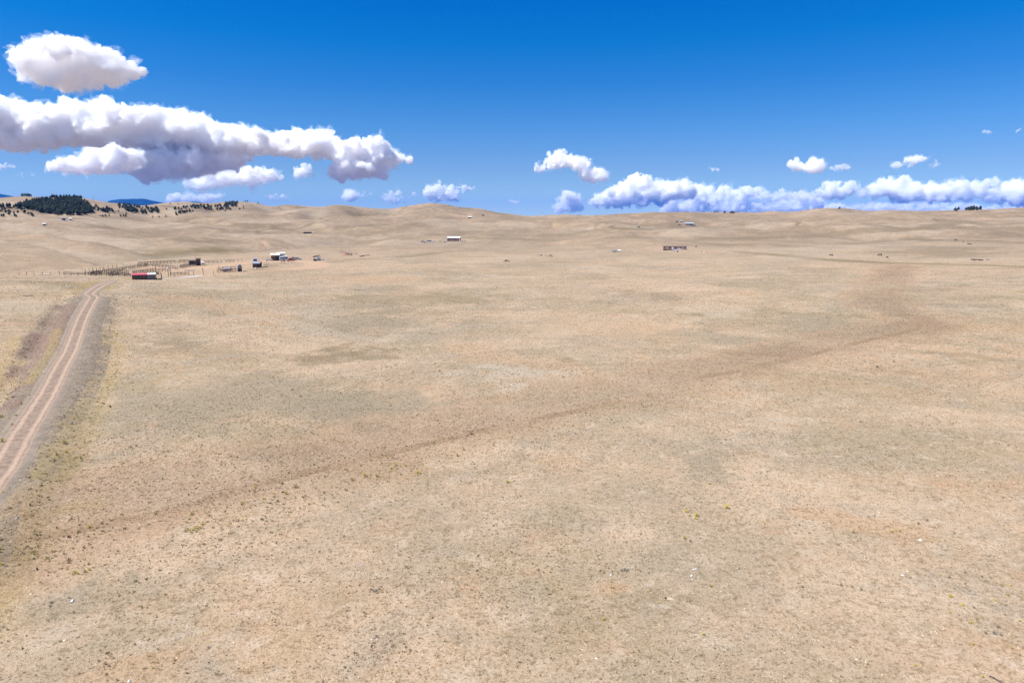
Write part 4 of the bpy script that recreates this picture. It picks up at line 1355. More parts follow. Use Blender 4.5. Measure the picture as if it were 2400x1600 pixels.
RAB = [  # clusters of yellow-green rabbitbrush: label, group, [(u, v, px)]
 ('yellow-green rabbitbrush in the row near the lower left corner', 'rabbitbrush in the lower left row', [(176, 1343, 13), (199, 1341, 13), (209, 1336, 11), (218, 1330, 9), (171, 1346, 8), (184, 1345, 9)]),
 ('yellow-green rabbitbrush in the dense patch right of the lower left row', 'rabbitbrush in the dense patch', [(434, 1246, 12), (441, 1242, 10), (446, 1247, 9), (452, 1243, 11), (459, 1246, 12), (464, 1241, 9), (469, 1238, 12), (474, 1229, 10), (456, 1238, 8)]),
 ('rabbitbrush beside the faint trail at the lower left', 'rabbitbrush by the trail', [(187, 1246, 9), (210, 1236, 14), (219, 1243, 8), (209, 1276, 9), (215, 1283, 8), (110, 1307, 8), (129, 1303, 10), (140, 1503, 10), (239, 1227, 10)]),
 ('yellow-green shrub at the left edge of the picture, low down', 'shrubs at the left edge', [(3, 1302, 14), (4, 1334, 12), (10, 1170, 9), (25, 1159, 6)]),
 ('green-yellow shrub on the gravel bank left of the road', 'shrubs left of the road', [(51, 958, 9), (40, 986, 8), (30, 1008, 8), (7, 1049, 14), (5, 989, 13), (71, 937, 6), (18, 940, 9), (60, 905, 5)]),
 ('green shrub on the bank between the road and the grey field', 'shrubs right of the road', [(152, 1047, 13), (156, 1067, 11), (184, 985, 6), (190, 960, 6), (140, 1080, 9), (170, 1010, 7), (95, 1150, 9), (110, 1135, 7)]),
 ('small rabbitbrush on the sandy strip above the wash at left', 'rabbitbrush above the wash', [(388, 1070, 7), (381, 1124, 8), (450, 1206, 12), (480, 1200, 6), (350, 1090, 5), (300, 1105, 5)]),
 ('rabbitbrush in the weedy strip below the thin trail', 'rabbitbrush below the trail', [(598, 1143, 10), (693, 1143, 14), (566, 1180, 11), (642, 1157, 8), (710, 1165, 9), (681, 1200, 8), (651, 1175, 8), (825, 1126, 13), (855, 1116, 14), (883, 1116, 9), (917, 1100, 9), (978, 1109, 11),
   (770, 1109, 6), (927, 1091, 12), (950, 1092, 9), (1087, 1055, 10), (1072, 1069, 12), (585, 1190, 8), (671, 1158, 12), (618, 1170, 9), (735, 1180, 8)]),
 ('lone round bush right on the thin trail', 'bush on the trail', [(1103, 1017, 13)]),
 ('yellow-green bush in the open field left of centre', 'bushes in the left field', [(685, 914, 8), (705, 930, 8), (1030, 870, 7), (640, 822, 5), (1320, 885, 7)]),
 ('small rabbitbrush in the open pasture below the trail, centre', 'rabbitbrush in the centre pasture', [(1189, 1131, 12), (1080, 1128, 8), (696, 1264, 7), (800, 1321, 8), (1217, 1301, 7), (1102, 1132, 7)]),
 ('rabbitbrush in the group of yellow bushes right of centre', 'rabbitbrush right of centre', [(1608, 1200, 12), (1632, 1210, 15), (1616, 1209, 9), (1703, 1191, 17), (1661, 1134, 8), (1604, 1262, 12), (1630, 1216, 10)]),
 ('small lone rabbitbrush in the lower centre pasture', 'lone rabbitbrush, lower centre', [(1434, 1378, 12), (1415, 1452, 12), (1442, 1460, 8), (1542, 1413, 7), (1666, 1374, 10), (1648, 1487, 12), (1521, 1385, 6), (349, 1498, 8), (358, 1565, 8), (370, 1553, 7), (1376, 1595, 6)]),
 ('yellow bush along the reddish bare patch at the right', 'bushes by the reddish patch', [(1999, 1248, 12), (1964, 1277, 9), (2182, 1270, 9), (2108, 1245, 10), (2017, 1262, 7), (2090, 1245, 8)]),
 ('rabbitbrush among the bushes toward the lower right corner', 'rabbitbrush near the lower right corner', [(2228, 1399, 13), (2255, 1418, 11), (2349, 1372, 9), (2363, 1395, 10), (2333, 1408, 9), (2226, 1436, 9), (2276, 1460, 12), (2289, 1450, 11), (2372, 1519, 10), (2369, 1372, 7),
   (2323, 1354, 8), (2204, 1348, 7), (2303, 1586, 10), (2335, 1366, 6), (2390, 1455, 9), (2280, 1510, 9), (2145, 1560, 9)]),
]
for label, group, L in RAB:
    for u, v, s in L:
        shrub(u, v, s, 'brown' if 'lone round' in label else 'rabbit', label, group if len(L) > 1 else None)
SAGE = [
 ('dark grey sagebrush in the bottom left corner', 'sagebrush, bottom left', [(489, 1518, 12), (274, 1594, 12), (120, 1413, 10), (118, 1420, 9), (17, 1476, 10), (8, 1469, 9), (316, 1510, 9), (370, 1522, 9), (247, 1556, 11), (255, 1561, 9), (186, 1579, 9), (84, 1583, 8), (249, 1581, 10),
   (305, 1535, 8), (232, 1550, 8), (345, 1565, 6), (140, 1545, 8), (60, 1530, 6)]),
 ('dull brown bush near the small dark stump', 'brown bushes near the stump', [(150, 1299, 11), (163, 1319, 9), (72, 1290, 8), (112, 1340, 7)]),
 ('dark bush in the tight dark cluster at lower centre', 'bushes in the dark cluster', [(870, 1382, 9), (876, 1386, 12), (882, 1384, 11), (888, 1380, 8), (893, 1375, 7), (884, 1390, 8), (903, 1400, 5), (896, 1388, 6)]),
 ('grey-green sagebrush low in the centre foreground', 'sagebrush, centre foreground', [(808, 1564, 10), (821, 1566, 9), (815, 1572, 8), (582, 1448, 6), (581, 1460, 6), (1105, 1495, 6), (1210, 1520, 7)]),
 ('dark bush beside the white scraps right of centre', 'dark bushes by the scraps', [(1457, 1338, 9), (1464, 1337, 14), (1471, 1336, 9), (1488, 1336, 7), (1415, 1342, 8), (1405, 1339, 7), (1520, 1343, 8)]),
 ('small dark grey rounded shrub beside a yellow bush', 'dark shrub beside yellow bush', [(1618, 1269, 10)]),
 ('dark sagebrush in the right foreground', 'sagebrush, right foreground', [(1748, 1360, 6), (1732, 1333, 6), (1971, 1372, 10), (1880, 1376, 9), (2018, 1382, 10), (1997, 1375, 8), (2262, 1342, 9), (2225, 1353, 10), (2191, 1374, 8), (2237, 1380, 8), (2282, 1424, 9), (2237, 1250, 9), (2152, 1228, 9),
   (2173, 1220, 10), (2034, 1211, 8), (2050, 1209, 7), (1873, 1230, 8), (1865, 1250, 7), (2339, 1470, 12), (2330, 1485, 16), (2345, 1488, 12), (2310, 1484, 10), (2390, 1535, 8), (1610, 1590, 8), (1906, 1545, 7), (1845, 1432, 7), (1870, 1472, 7), (1660, 1450, 6)]),
 ('small dark shrub in the far field right of centre', 'dark shrubs, right field', [(2017, 990, 7), (2140, 1065, 5), (1990, 890, 6), (2056, 862, 9), (2095, 848, 7), (1870, 937, 6), (1700, 1030, 6), (1711, 1031, 6), (1525, 1043, 5), (2110, 800, 5)]),
]
for label, group, L in SAGE:
    for u, v, s in L:
        shrub(u, v, s, 'brown' if 'brown' in label else 'sage', label, group if len(L) > 1 else None)
# --- LATER SECTIONS ---

# ------------------------------------------------------------------ farm: helpers
def site(u, v, rot=0.0):
    """place on the ground under photo point (u,v); local +x runs to the right, +y away; returns loc, rz, metres per photo px"""
    p = hit(u, v)
    r = math.hypot(p.x, p.y)
    return p, -math.atan2(p.x, p.y) + rot, r * (p.y / r) ** 2 / F

WOOD_D = mat('weathered_dark_wood', (.17, .12, .095), .9, .25, 2.5, stripes=('X', 2.6, .6))
WOOD_B = mat('brown_plywood', (.30, .18, .095), .85, .22, 1.2, stripes=('X', .8, .35))
WOOD_G = mat('grey_timber', (.30, .26, .22), .9, .2, 3)
RAIL = mat('fence_timber', (.125, .078, .06), .9, .25, 4)
REDROOF = mat('red_roof_sheet', (.56, .085, .12), .5, .1, 1.5, stripes=('X', 3.2, .25))
WHITEROOF = mat('white_roof_sheet', (.64, .64, .63), .45, .07, 1.2, stripes=('X', 3.2, .2))
CREAM = mat('cream_roof_sheet', (.60, .56, .44), .5, .07, 1.0)
WHITE = mat('white_paint', (.72, .73, .75), .5, .08, 1.5)
GREYM = mat('grey_metal', (.32, .34, .38), .45, .15, 2.0, .3)
LAV = mat('grey_blue_panel', (.27, .28, .35), .6, .12, 2.0)
DARKM = mat('dark_metal', (.035, .035, .04), .6, .3, 3.0)
GLASS = mat('dark_glass', (.02, .028, .04), .12, .2, 1)
TYRE = mat('black_rubber', (.02, .02, .02), .8, .2, 8)
RUST = mat('rusty_iron', (.20, .085, .05), .9, .3, 4)
PINKW = mat('faded_pink_brown_siding', (.33, .225, .185), .8, .15, 1.2, stripes=('X', 1.3, .3))
SOIL = mat('turned_red_earth', (.30, .16, .105), .95, .25, 1.5, bump=.1)
TEAL = mat('teal_tarp', (.05, .22, .25), .6, .15, 2)
LOG = mat('bleached_log', (.34, .28, .22), .9, .22, 5)
LOGD = mat('dark_log', (.10, .075, .06), .9, .3, 5)
PIPE = mat('pale_plastic', (.78, .77, .74), .6, .08, 2)
COWB = mat('black_hide', (.018, .016, .015), .7, .3, 4)
COWR = mat('brown_hide', (.10, .045, .025), .7, .3, 4)

def fence(name, pts, spacing, ph, rails, label, group='corral and pasture fences', pr=.10, jit=.25, seed=0, tall=0.0, rail_r=.11):
    g = random.Random(seed + len(pts) * 13)
    W = [Vector((p[0], p[1])) for p in wpl(pts)]
    root = empty(name, (W[0].x, W[0].y, hz(*W[0])))
    tag(root, label, 'fence', group)
    base = root.location
    spots = []
    for a, b in zip(W[:-1], W[1:]):
        n = max(1, int(round((b - a).length / spacing)))
        for k in range(n):
            spots.append(a.lerp(b, k / n))
    spots.append(W[-1])
    if len(spots) > 99: spots = spots[:99]
    protos = []
    for q in range(3):
        m = MB().tube((0, 0, -.4), (g.uniform(-.05, .05), g.uniform(-.05, .05), ph), pr, pr * .85, 6)
        o = m.build('post', RAIL)
        protos.append(o.data)
        bpy.data.objects.remove(o)
    hs = []
    for p in spots:
        z = hz(*p)
        o = bpy.data.objects.new('post', protos[g.randrange(3)])
        COL.objects.link(o)
        o.parent = root
        o.location = (p.x - base.x, p.y - base.y, z - base.z)
        o.scale = (1, 1, 1 + (tall if g.random() < .25 else 0) + g.uniform(-.1, .1) * jit * 4)
        o.rotation_euler = (g.uniform(-.05, .05) * 4 * jit, g.uniform(-.05, .05) * 4 * jit, 0)
        hs.append(Vector((p.x - base.x, p.y - base.y, z - base.z)))
    for h in rails:
        m = MB()
        for a, b in zip(hs[:-1], hs[1:]):
            if g.random() < .06: continue
            m.tube(a + Vector((0, 0, h * ph + g.uniform(-.05, .05))), b + Vector((0, 0, h * ph + g.uniform(-.05, .05))), rail_r, rail_r, 5)
        if m.V:
            m.build('rail', RAIL, root)
    return root

def panel(m, x0, x1, y, z0, z1, t=.04):
    m.box((x0 + x1) / 2, y, z0, x1 - x0, t, z1 - z0)

def wheels(root, xs, y, r, wdt=.22):
    for x in xs:
        for s in (-1, 1):
            w_ = MB().tube((x, s * (y - wdt), r), (x, s * y, r), r, r, 14).build('wheel', TYRE, root)
            MB().tube((x, s * (y - .03), r), (x, s * (y + .015), r), r * .55, r * .5, 10).build('rim', GREYM, w_)

def vehicle(kind, u, v, rot, paint, label, group='parked vehicles around the homesteads', L=None, cat=None):
    p, rz, k = site(u, v, rot)
    name = {'pickup': 'pickup_truck', 'car': 'parked_car', 'suv': 'parked_suv'}[kind]
    root = empty(name, p, rz)
    tag(root, label, cat or {'pickup': 'pickup', 'car': 'car', 'suv': 'car'}[kind], group)
    L = L or {'pickup': 5.6, 'car': 4.6, 'suv': 4.8}[kind]
    Wd, wr = 1.85, .36
    h = L / 2
    if kind == 'pickup':
        prof = [(-h, .45), (h, .45), (h + .02, .8), (h - .15, 1.08), (h - 1.5, 1.15), (h - 1.55, 1.12), (-h + .02, 1.1)]
        cab = [(h - 1.55, 1.1), (h - 2.1, 1.75), (h - 3.3, 1.78), (h - 3.45, 1.1)]
    elif kind == 'suv':
        prof = [(-h, .45), (h, .45), (h + .02, .8), (h - .15, 1.0), (h - 1.2, 1.1), (-h, 1.1)]
        cab = [(h - 1.2, 1.08), (h - 1.75, 1.72), (-h + .35, 1.72), (-h + .05, 1.08)]
    else:
        prof = [(-h, .4), (h, .4), (h + .02, .65), (h - .2, .85), (h - 1.2, .95), (-h + .7, .95), (-h, .9)]
        cab = [(h - 1.2, .93), (h - 1.95, 1.4), (-h + 1.4, 1.4), (-h + .7, .93)]
    MB().prism(prof, -Wd / 2, Wd / 2).build('body', paint, root, .05)
    MB().prism(cab, -Wd / 2 + .12, Wd / 2 - .12).build('cab', paint, root, .04)
    (x0, z0), (x1, z1), (x2, z2), (x3, z3) = cab
    for s in (-1, 1):
        g = MB()
        y = s * (Wd / 2 - .115)
        q = [(x0 - .25, z0 + .08), (x1 - .02, z1 - .1), (x2 + .08, z2 - .1), (x3 + .12, z3 + .08)]
        g.add([(a, y, b) for a, b in q] + [(a, y + s * .012, b) for a, b in q], [(0, 1, 2, 3), (4, 5, 6, 7), (0, 1, 5, 4), (1, 2, 6, 5), (2, 3, 7, 6), (3, 0, 4, 7)])
        g.build('side_window', GLASS, root)
    for nm, (xa, za), (xb, zb), d in (('windscreen', cab[0], cab[1], .02), ('rear_window', cab[3], cab[2], -.02)):
        w2 = Wd / 2 - .2
        a = Vector((xa, 0, za)).lerp(Vector((xb, 0, zb)), .12)
        b = Vector((xa, 0, za)).lerp(Vector((xb, 0, zb)), .88)
        MB().hexa([(a.x, -w2, a.z), (a.x, w2, a.z), (a.x + d, w2, a.z), (a.x + d, -w2, a.z), (b.x, -w2, b.z), (b.x, w2, b.z), (b.x + d, w2, b.z), (b.x + d, -w2, b.z)]).build(nm, GLASS, root)
    if kind == 'pickup':
        MB().box(-h + .95, 0, 1.105, 1.75, 1.5, .01).build('load_bed', DARKM, root)
    wheels(root, (-h + 1.0, h - .95), Wd / 2, wr)
    for s in (-1, 1):
        MB().box(h + .0, s * .7, .66, .06, .28, .16).build('headlight', GLASS, root)
    return root

def building(name, uL, uR, vb, H, depth, rot, walls, roofm, label, kind='gable', rise=1.2, cat='building', group=None, doors_and_shade=(), windows=(), over=.3, ext=None, wallH=None, eave=.12):
    """front face stands on the photo line uL-uR at row vb; doors/windows: (x fraction, z, w, h, face)"""
    p, rz, k = site((uL + uR) / 2, vb, rot)
    Wm = (uR - uL) * k / max(.35, math.cos(rot)) if ext is None else ext
    root = empty(name, p, rz)
    tag(root, label, cat, group)
    x0, x1 = -Wm / 2, Wm / 2
    hw = H - rise
    if kind == 'gable':      # ridge along x
        MB().prismx([(0, -.4), (depth, -.4), (depth, hw), (depth / 2, H - .03), (0, hw)], x0, x1).build('wall', walls, root)
        sl = rise / (depth / 2)
        for s, nm in ((0, 'roof'), (1, 'roof')):
            e = -over if s == 0 else depth + over
            ez = hw - sl * over
            MB().hexa([(x0 - over, e, ez), (x1 + over, e, ez), (x1 + over, depth / 2, H), (x0 - over, depth / 2, H),
                       (x0 - over, e, ez + eave), (x1 + over, e, ez + eave), (x1 + over, depth / 2, H + eave), (x0 - over, depth / 2, H + eave)]).build(nm, roofm, root)
    elif kind == 'gable_y':  # ridge runs away from the camera
        MB().prism([(x0, -.4), (x1, -.4), (x1, hw), (0, H - .03), (x0, hw)], 0, depth).build('wall', walls, root)
        sl = rise / (Wm / 2)
        for s in (-1, 1):
            e = s * (Wm / 2 + over)
            ez = hw - sl * over
            MB().hexa([(0, -over, H), (e, -over, ez), (e, depth + over, ez), (0, depth + over, H),
                       (0, -over, H + eave), (e, -over, ez + eave), (e, depth + over, ez + eave), (0, depth + over, H + eave)]).build('roof', roofm, root)
    elif kind == 'shed':     # lean-to roof rising to the back
        MB().prismx([(0, -.4), (depth, -.4), (depth, H - .03), (0, hw)], x0, x1).build('wall', walls, root)
        MB().hexa([(x0 - over, -over, hw - .02), (x1 + over, -over, hw - .02), (x1 + over, depth + over, H + .05), (x0 - over, depth + over, H + .05),
                   (x0 - over, -over, hw + eave - .02), (x1 + over, -over, hw + eave - .02), (x1 + over, depth + over, H + eave + .05), (x0 - over, depth + over, H + eave + .05)]).build('roof', roofm, root)
    for lst, nm, mt in ((doors_and_shade, 'door', DARKM), (windows, 'window', GLASS)):  # door boxes also paint the black barn opening and the homestead's overhang shade
        for (fx, z, w_, h_, face) in lst:
            if face == 'front':
                MB().box(x0 + fx * Wm, -.02, z, w_, .08, h_).build(nm, mt, root)
            elif face == 'left':
                MB().box(x0 - .02, fx * depth, z, .08, w_, h_).build(nm, mt, root)
            else:
                MB().box(x1 + .02, fx * depth, z, .08, w_, h_).build(nm, mt, root)
    return root, Wm

# ------------------------------------------------------------------ corrals
fence('post_row', [(45, 645), (80, 644.6), (118, 644.3), (140, 644.5)], 3.3, 1.5, [], 'row of bare posts running in from the left edge to the corrals', seed=1, pr=.09)
fence('rail_fence', [(150, 645.2), (200, 645.6), (250, 647), (306, 648)], 2.2, 1.45, [.45, .9], 'low two-rail fence from the post row to the red-roofed shed', seed=2)
fence('rail_fence', [(207, 645), (240, 640.5), (270, 635.5), (331, 626.5), (345, 625)], 2.4, 1.5, [.35, .65, .95], 'three-rail fence climbing diagonally behind the corral pens', seed=3)
fence('rail_fence', [(324, 623), (360, 620.5), (400, 618.3), (442, 616.4)], 2.6, 1.9, [.4, .75, .97], 'tall rail fence leading up to the dark plank barns', seed=4, tall=.25)
fence('rail_fence', [(342, 624.5), (365, 625.5), (390, 627.5), (417, 631.5)], 2.1, 1.7, [.3, .6, .9], 'curved pen fence around the reddish bare ring', seed=5, tall=.3)
fence('rail_fence', [(422, 628.5), (440, 625), (461, 622.6)], 1.8, 1.6, [.25, .5, .75, .95], 'dense dark fence directly in front of the plank barns', seed=6)
fence('rail_fence', [(311, 643), (330, 640.5), (346, 638), (365, 636.5), (366, 643)], 1.9, 1.7, [.3, .6, .9], 'pen fence standing just behind the red-roofed shed', seed=7, tall=.5)
fence('rail_fence', [(365, 636.5), (388, 634.5), (398, 633.5)], 2.2, 1.3, [.5, .9], 'low fence linking the pens to the white barrel post', seed=8)
fence('rail_fence', [(214, 646), (238, 642.5), (262, 644.3), (284, 640), (302, 643.5)], 2.1, 1.7, [.3, .6, .9], 'zigzag pen fence inside the left corral', seed=9, tall=.5)
fence('rail_fence', [(255, 646.6), (275, 643.5), (298, 646.5)], 1.7, 1.5, [.25, .5, .8], 'short dark pen fence left of the red-roofed shed', seed=10)
fence('tall_post_row', [(201, 640.5), (218, 637), (243, 632), (254, 630.5), (274, 628)], 5.5, 1.7, [], 'widely spaced tall posts behind the diagonal fence', seed=11)
fence('rail_fence', [(399.5, 648), (410, 647.3), (425, 646.5), (443, 645.6)], 2.0, 1.75, [.45, .85], 'short rail fence right of the red-roofed shed', seed=12, tall=.1)
fence('rail_fence', [(367, 653.5), (379, 652.5)], 2.6, 2.0, [.9], 'single high rail at the right end of the red-roofed shed', seed=13)
fence('rail_fence', [(478, 616.5), (500, 616.4), (520, 615.5), (549, 614.5)], 2.8, 1.5, [.45, .9], 'two-rail fence running right from the plank barns', seed=14)
fence('post_row', [(558, 615), (568, 614.6)], 3.0, 2.0, [], 'pair of bare posts past the end of the right rail fence', seed=15)
fence('rail_fence', [(509, 638.3), (525, 638.6), (540, 638), (556, 636.5)], 1.7, 1.5, [.3, .6, .95], 'dark pen fence in front of the silver boat', seed=16, rail_r=.07)
fence('rail_fence', [(512, 634.5), (530, 632), (552, 631.5)], 2.0, 1.4, [.4, .9], 'pen fence behind the silver boat', seed=17)
fence('wire_fence', [(618, 627.5), (630, 626), (650, 623.6)], 1.6, 1.4, [.5, .95], 'thin wire yard fence right of the hen house', seed=18, pr=.05, rail_r=.02)
fence('tall_pole_row', [(501, 642.4), (513, 642)], 4, 1.5, [], 'pair of short posts standing in front of the boat pen', seed=19)

def pole(u, v, h, r, label, lean=(0, 0), cap=None, group='single posts around the corrals'):
    p, rz, k = site(u, v)
    root = empty('wooden_post', p, rz)
    tag(root, label, 'post', group)
    MB().tube((0, 0, -.4), (lean[0], lean[1], h), r, r * .85, 8).build('shaft', RAIL, root)
    MB().tube((lean[0], lean[1], h), (lean[0], lean[1], h + .06), r * .9, r * .5, 8).build('tip', WOOD_G, root)
    return root
pole(395, 648.5, 3.3, .13, 'tall post left of the open gate, a white barrel on it')
pole(400, 643.5, 2.7, .11, 'tall post just behind the barrel post')
pole(378.5, 654.5, 3.2, .11, 'tall post at the end of the high rail by the shed')
pole(477.5, 645, 3.4, .12, 'tall leaning post at the right end of the corral yard', (-.35, 0))
pole(453.5, 645, 1.8, .10, 'lone short post left of the leaning post')
pole(513, 633, 2.6, .09, 'tall post behind the boat pen')
pole(628, 606, 1.9, .09, 'post beside the white car at the homestead')
pole(2114, 500, 6, .2, 'lone pole on the far right hillside', group='far poles')
pole(2234, 536, 3.6, .12, 'small pole in the far right valley', group='far poles')

def barrel(u, v, z, r, h, m, label, lying=False, cat='barrel', group=None):
    p, rz, k = site(u, v)
    root = empty('barrel' if cat == 'barrel' else 'tank', (p.x, p.y, p.z + z), rz)
    tag(root, label, cat, group)
    if lying:
        MB().tube((-h / 2, 0, r), (h / 2, 0, r), r, r, 14).build('drum', m, root, .04)
        for s in (-1, 1):
            MB().tube((s * h * .5, 0, r), (s * (h * .5 + .06), 0, r), r * .8, r * .5, 12).build('end_cap', m, root)
    else:
        MB().tube((0, 0, 0), (0, 0, h), r, r, 14).build('drum', m, root, .04)
        MB().tube((0, 0, h), (0, 0, h + .05), r * .8, r * .6, 12).build('lid', m, root)
    return root
barrel(395, 648.5, 3.36, .5, .7, WHITE, 'white barrel on top of the tall gate post')
barrel(475.5, 619.5, 0, .75, 1.6, WHITE, 'rounded white tank right of the taller plank barn', True, 'tank')

# dark plank barns
building('plank_barn', 443.5, 461, 620.5, 2.5, 4, 0, WOOD_D, WOOD_D, 'low dark plank barn with a black opening at left', 'shed', .3, doors_and_shade=[(.28, 0, 1.9, 1.9, 'front')], windows=[(.7, 1.2, .5, .4, 'front')], group='dark plank barns', cat='barn')  # the door box is the open front, its inner shade painted dark
building('plank_barn', 460.5, 471, 622.5, 4.0, 3.4, 0, WOOD_D, WOOD_D, 'taller boxy dark plank barn right of the low one', 'shed', .3, doors_and_shade=[(.5, 0, 1.0, 1.9, 'front')], group='dark plank barns', cat='barn')

# red and white roofed shed
def long_shed():
    p, rz, k = site(338, 655.3)
    Wm = 56 * k
    root = empty('long_shed', p, rz)
    tag(root, 'long low dark shed with a red and white sheet roof at the road end', 'shed')
    x0, x1 = -Wm / 2, Wm / 2
    xs = x0 + Wm * .65
    d = 3.6
    MB().prismx([(0, -.4), (d, -.4), (d, 2.3), (0, 2.05)], x0, xs).build('wall', WOOD_D, root)
    MB().prismx([(.05, -.4), (d, -.4), (d, 2.3), (.05, 2.05)], xs, x1).build('wall', WOOD_G, root)['label'] = 'paler board wall under the white roof'
    for a, b, m, lb in ((x0 - .15, xs, REDROOF, 'red sheet roof'), (xs + .01, x1 + .15, WHITEROOF, 'white corrugated roof with dark holes')):
        o = MB().hexa([(a, -.25, 2.02), (b, -.25, 2.02), (b, d + .1, 2.42), (a, d + .1, 2.42), (a, -.25, 2.1), (b, -.25, 2.1), (b, d + .1, 2.5), (a, d + .1, 2.5)]).build('roof', m, root)
        o['label'] = lb
    for q in (.3, .62):
        MB().box(xs + (x1 - xs) * q, 2.2, 2.36, .5, .3, .1).build('roof_hole_dark', DARKM, root)  # raised dark boxes stand for the shaded holes in the white roof
    for q in (.2, .5):
        MB().box(x0 + Wm * q, -.03, 0, .9, .07, 1.8).build('door', WOOD_D, root)
    for q in (.76, .85, .93):
        MB().box(x0 + Wm * q, .0, -.1, .12, .07, 2.1).build('upright', WOOD_D, root)
long_shed()

def heap(name, u, v, parts, label, cat, group=None, rot=0.0):
    """parts: (partname, material, builder(MB))"""
    p, rz, k = site(u, v, rot)
    root = empty(name, p, rz)
    tag(root, label, cat, group)
    for nm, m, fn in parts:
        b = MB()
        fn(b)
        b.build(nm, m, root)
    return root

def junk(seed, n, sx, sy, sz):
    def f(b):
        g = random.Random(seed)
        for _ in range(n):
            b.box(g.uniform(-sx, sx), g.uniform(-sy, sy), g.uniform(-.1, sz * .4), g.uniform(.3, 1.1), g.uniform(.2, .6), g.uniform(.15, sz), g.uniform(0, 3), .05, .05)
    return f
heap('junk_heap', 372, 655, [('scrap_metal', DARKM, junk(1, 9, 1.2, .6, .6)), ('timber', WOOD_D, junk(2, 4, 1.2, .6, .4))], 'black scrap heap at the right end of the long shed', 'scrap')

# white sheets and scraps strewn right of the shed
g = random.Random(21)
SCR = [(381, 652.5, .5), (386, 653.5, .35), (392, 654, .4), (398, 652.5, .4), (403, 651.5, .6), (411, 652.2, .5), (416, 653.8, .35), (420, 650.5, .5), (425, 650, 1.1), (430, 651.6, .8), (434, 649.8, 1.2), (438, 650.6, .9),
       (442, 649.3, 1.3), (447, 650.2, 1.2), (451, 648.8, 1.1), (455, 649.4, 1.3), (460, 648.2, 1.1), (464, 648.6, 1.2), (469, 647.6, 1.3), (474, 647.3, 1.0), (418, 655, .4)]
for i, (u, v, s) in enumerate(SCR):
    p, rz, k = site(u, v)
    b = MB()
    L, Wd = s * g.uniform(.8, 1.4), s * g.uniform(.3, .6)
    nx = 4
    for q in range(nx):   # a bent, curling sheet
        a0, a1 = q / nx, (q + 1) / nx
        z0, z1 = .1 + .16 * abs(math.sin(a0 * 5 + i)), .1 + .16 * abs(math.sin(a1 * 5 + i))
        xa, xb = (a0 - .5) * L * 1.2, (a1 - .5) * L * 1.2
        b.hexa([(xa, -Wd / 2, z0), (xb, -Wd / 2, z1), (xb, Wd / 2, z1 + .05), (xa, Wd / 2, z0 + .05), (xa, -Wd / 2, z0 + .04), (xb, -Wd / 2, z1 + .04), (xb, Wd / 2, z1 + .09), (xa, Wd / 2, z0 + .09)])
    o = b.build('scrap_sheet', PIPE)
    o.location = p
    o.rotation_euler = (0, 0, rz + g.uniform(-.5, .5))
    tag(o, 'white sheet scrap lying in the white litter right of the long shed', 'scrap', 'white scrap sheets strewn below the corral')

def board(u, v, L, Wd, m, label, rot=0, z=.15, cat='board', name='board', thick=.08):
    p, rz, k = site(u, v, rot)
    o = MB().box(0, 0, 0, L, Wd, thick, 0, .02, .02).box(-L * .3, 0, -.16, .1, Wd * .8, .16).box(L * .3, 0, -.16, .1, Wd * .8, .16).build(name, m)
    o.location = (p.x, p.y, p.z + z)
    o.rotation_euler = (.02, .03, rz)
    tag(o, label, cat)
    return o
board(444, 633.6, 4.6, 1.4, GREYM, 'long pale grey metal sheet lying in the corral yard')
board(103, 643.5, 4.2, .9, PIPE, 'white board on the ground by the left post row')
board(228, 659.5, .9, .5, PIPE, 'white scrap beside the green verge at the road end')
board(65, 693.5, 2.6, .7, WOOD_G, 'grey board lying in the pasture left of the road')
board(707, 689.5, 1.6, .5, PIPE, 'white board lying alone in the left middle pasture')

# silver boat in its pen, small arched shed
def boat():
    p, rz, k = site(531, 637)
    root = empty('boat_on_trailer', p, rz)
    tag(root, 'silver and white boat parked inside the dark rail pen', 'boat')
    secs = [(-2.6, .75, .9), (-1.2, .95, .85), (.6, .95, .9), (1.9, .6, 1.05), (2.7, .05, 1.3)]
    V, Fs = [], []
    for x, w, z in secs:
        V += [(x, -w, z + .45), (x, -w * .85, z), (x, 0, z - .35), (x, w * .85, z), (x, w, z + .45)]
    for i in range(len(secs) - 1):
        for j in range(4):
            Fs.append((i * 5 + j, (i + 1) * 5 + j, (i + 1) * 5 + j + 1, i * 5 + j + 1))
        Fs.append((i * 5, i * 5 + 4, (i + 1) * 5 + 4, (i + 1) * 5))
    Fs.append((0, 1, 2, 3, 4))
    Fs.append((24, 23, 22, 21, 20))
    MB().add(V, Fs).build('hull', GREYM, root)
    MB().prism([(-.9, 1.3), (1.1, 1.35), (.5, 1.95), (-.7, 2.0)], -.75, .75).build('cabin', WHITE, root, .05)
    MB().tube((-2.2, -.5, .35), (2.9, -.1, .35), .06).tube((-2.2, .5, .35), (2.9, .1, .35), .06).box(-.9, 0, .3, .12, 1.9, .12).build('trailer', DARKM, root)
    wheels(root, (-.9,), 1.0, .33)
boat()
def arched_shed():
    p, rz, k = site(562.5, 636.5)
    root = empty('arched_shed', p, rz)
    tag(root, 'small dark shed with a rounded grey-violet roof right of the boat', 'shed')
    w = 5.4 * k
    prof = [(-w, 1.5)] + [(w * math.cos(a), 1.5 + 2.0 * math.sin(a)) for a in [PI - PI * i / 10 for i in range(1, 10)]] + [(w, 1.5)]
    MB().box(0, 1.5, -.3, 2 * w - .15, 2.8, 1.82).build('wall', WOOD_D, root)
    MB().prism(prof, 0, 3).build('roof', LAV, root)
    MB().box(-w * .3, .06, 0, .7, .06, 1.4).build('door', DARKM, root)
    for s in (-.6, 0.1, .7):
        MB().box(s * w, .07, -.2, .1, .06, 1.6).build('upright', RAIL, root)
arched_shed()
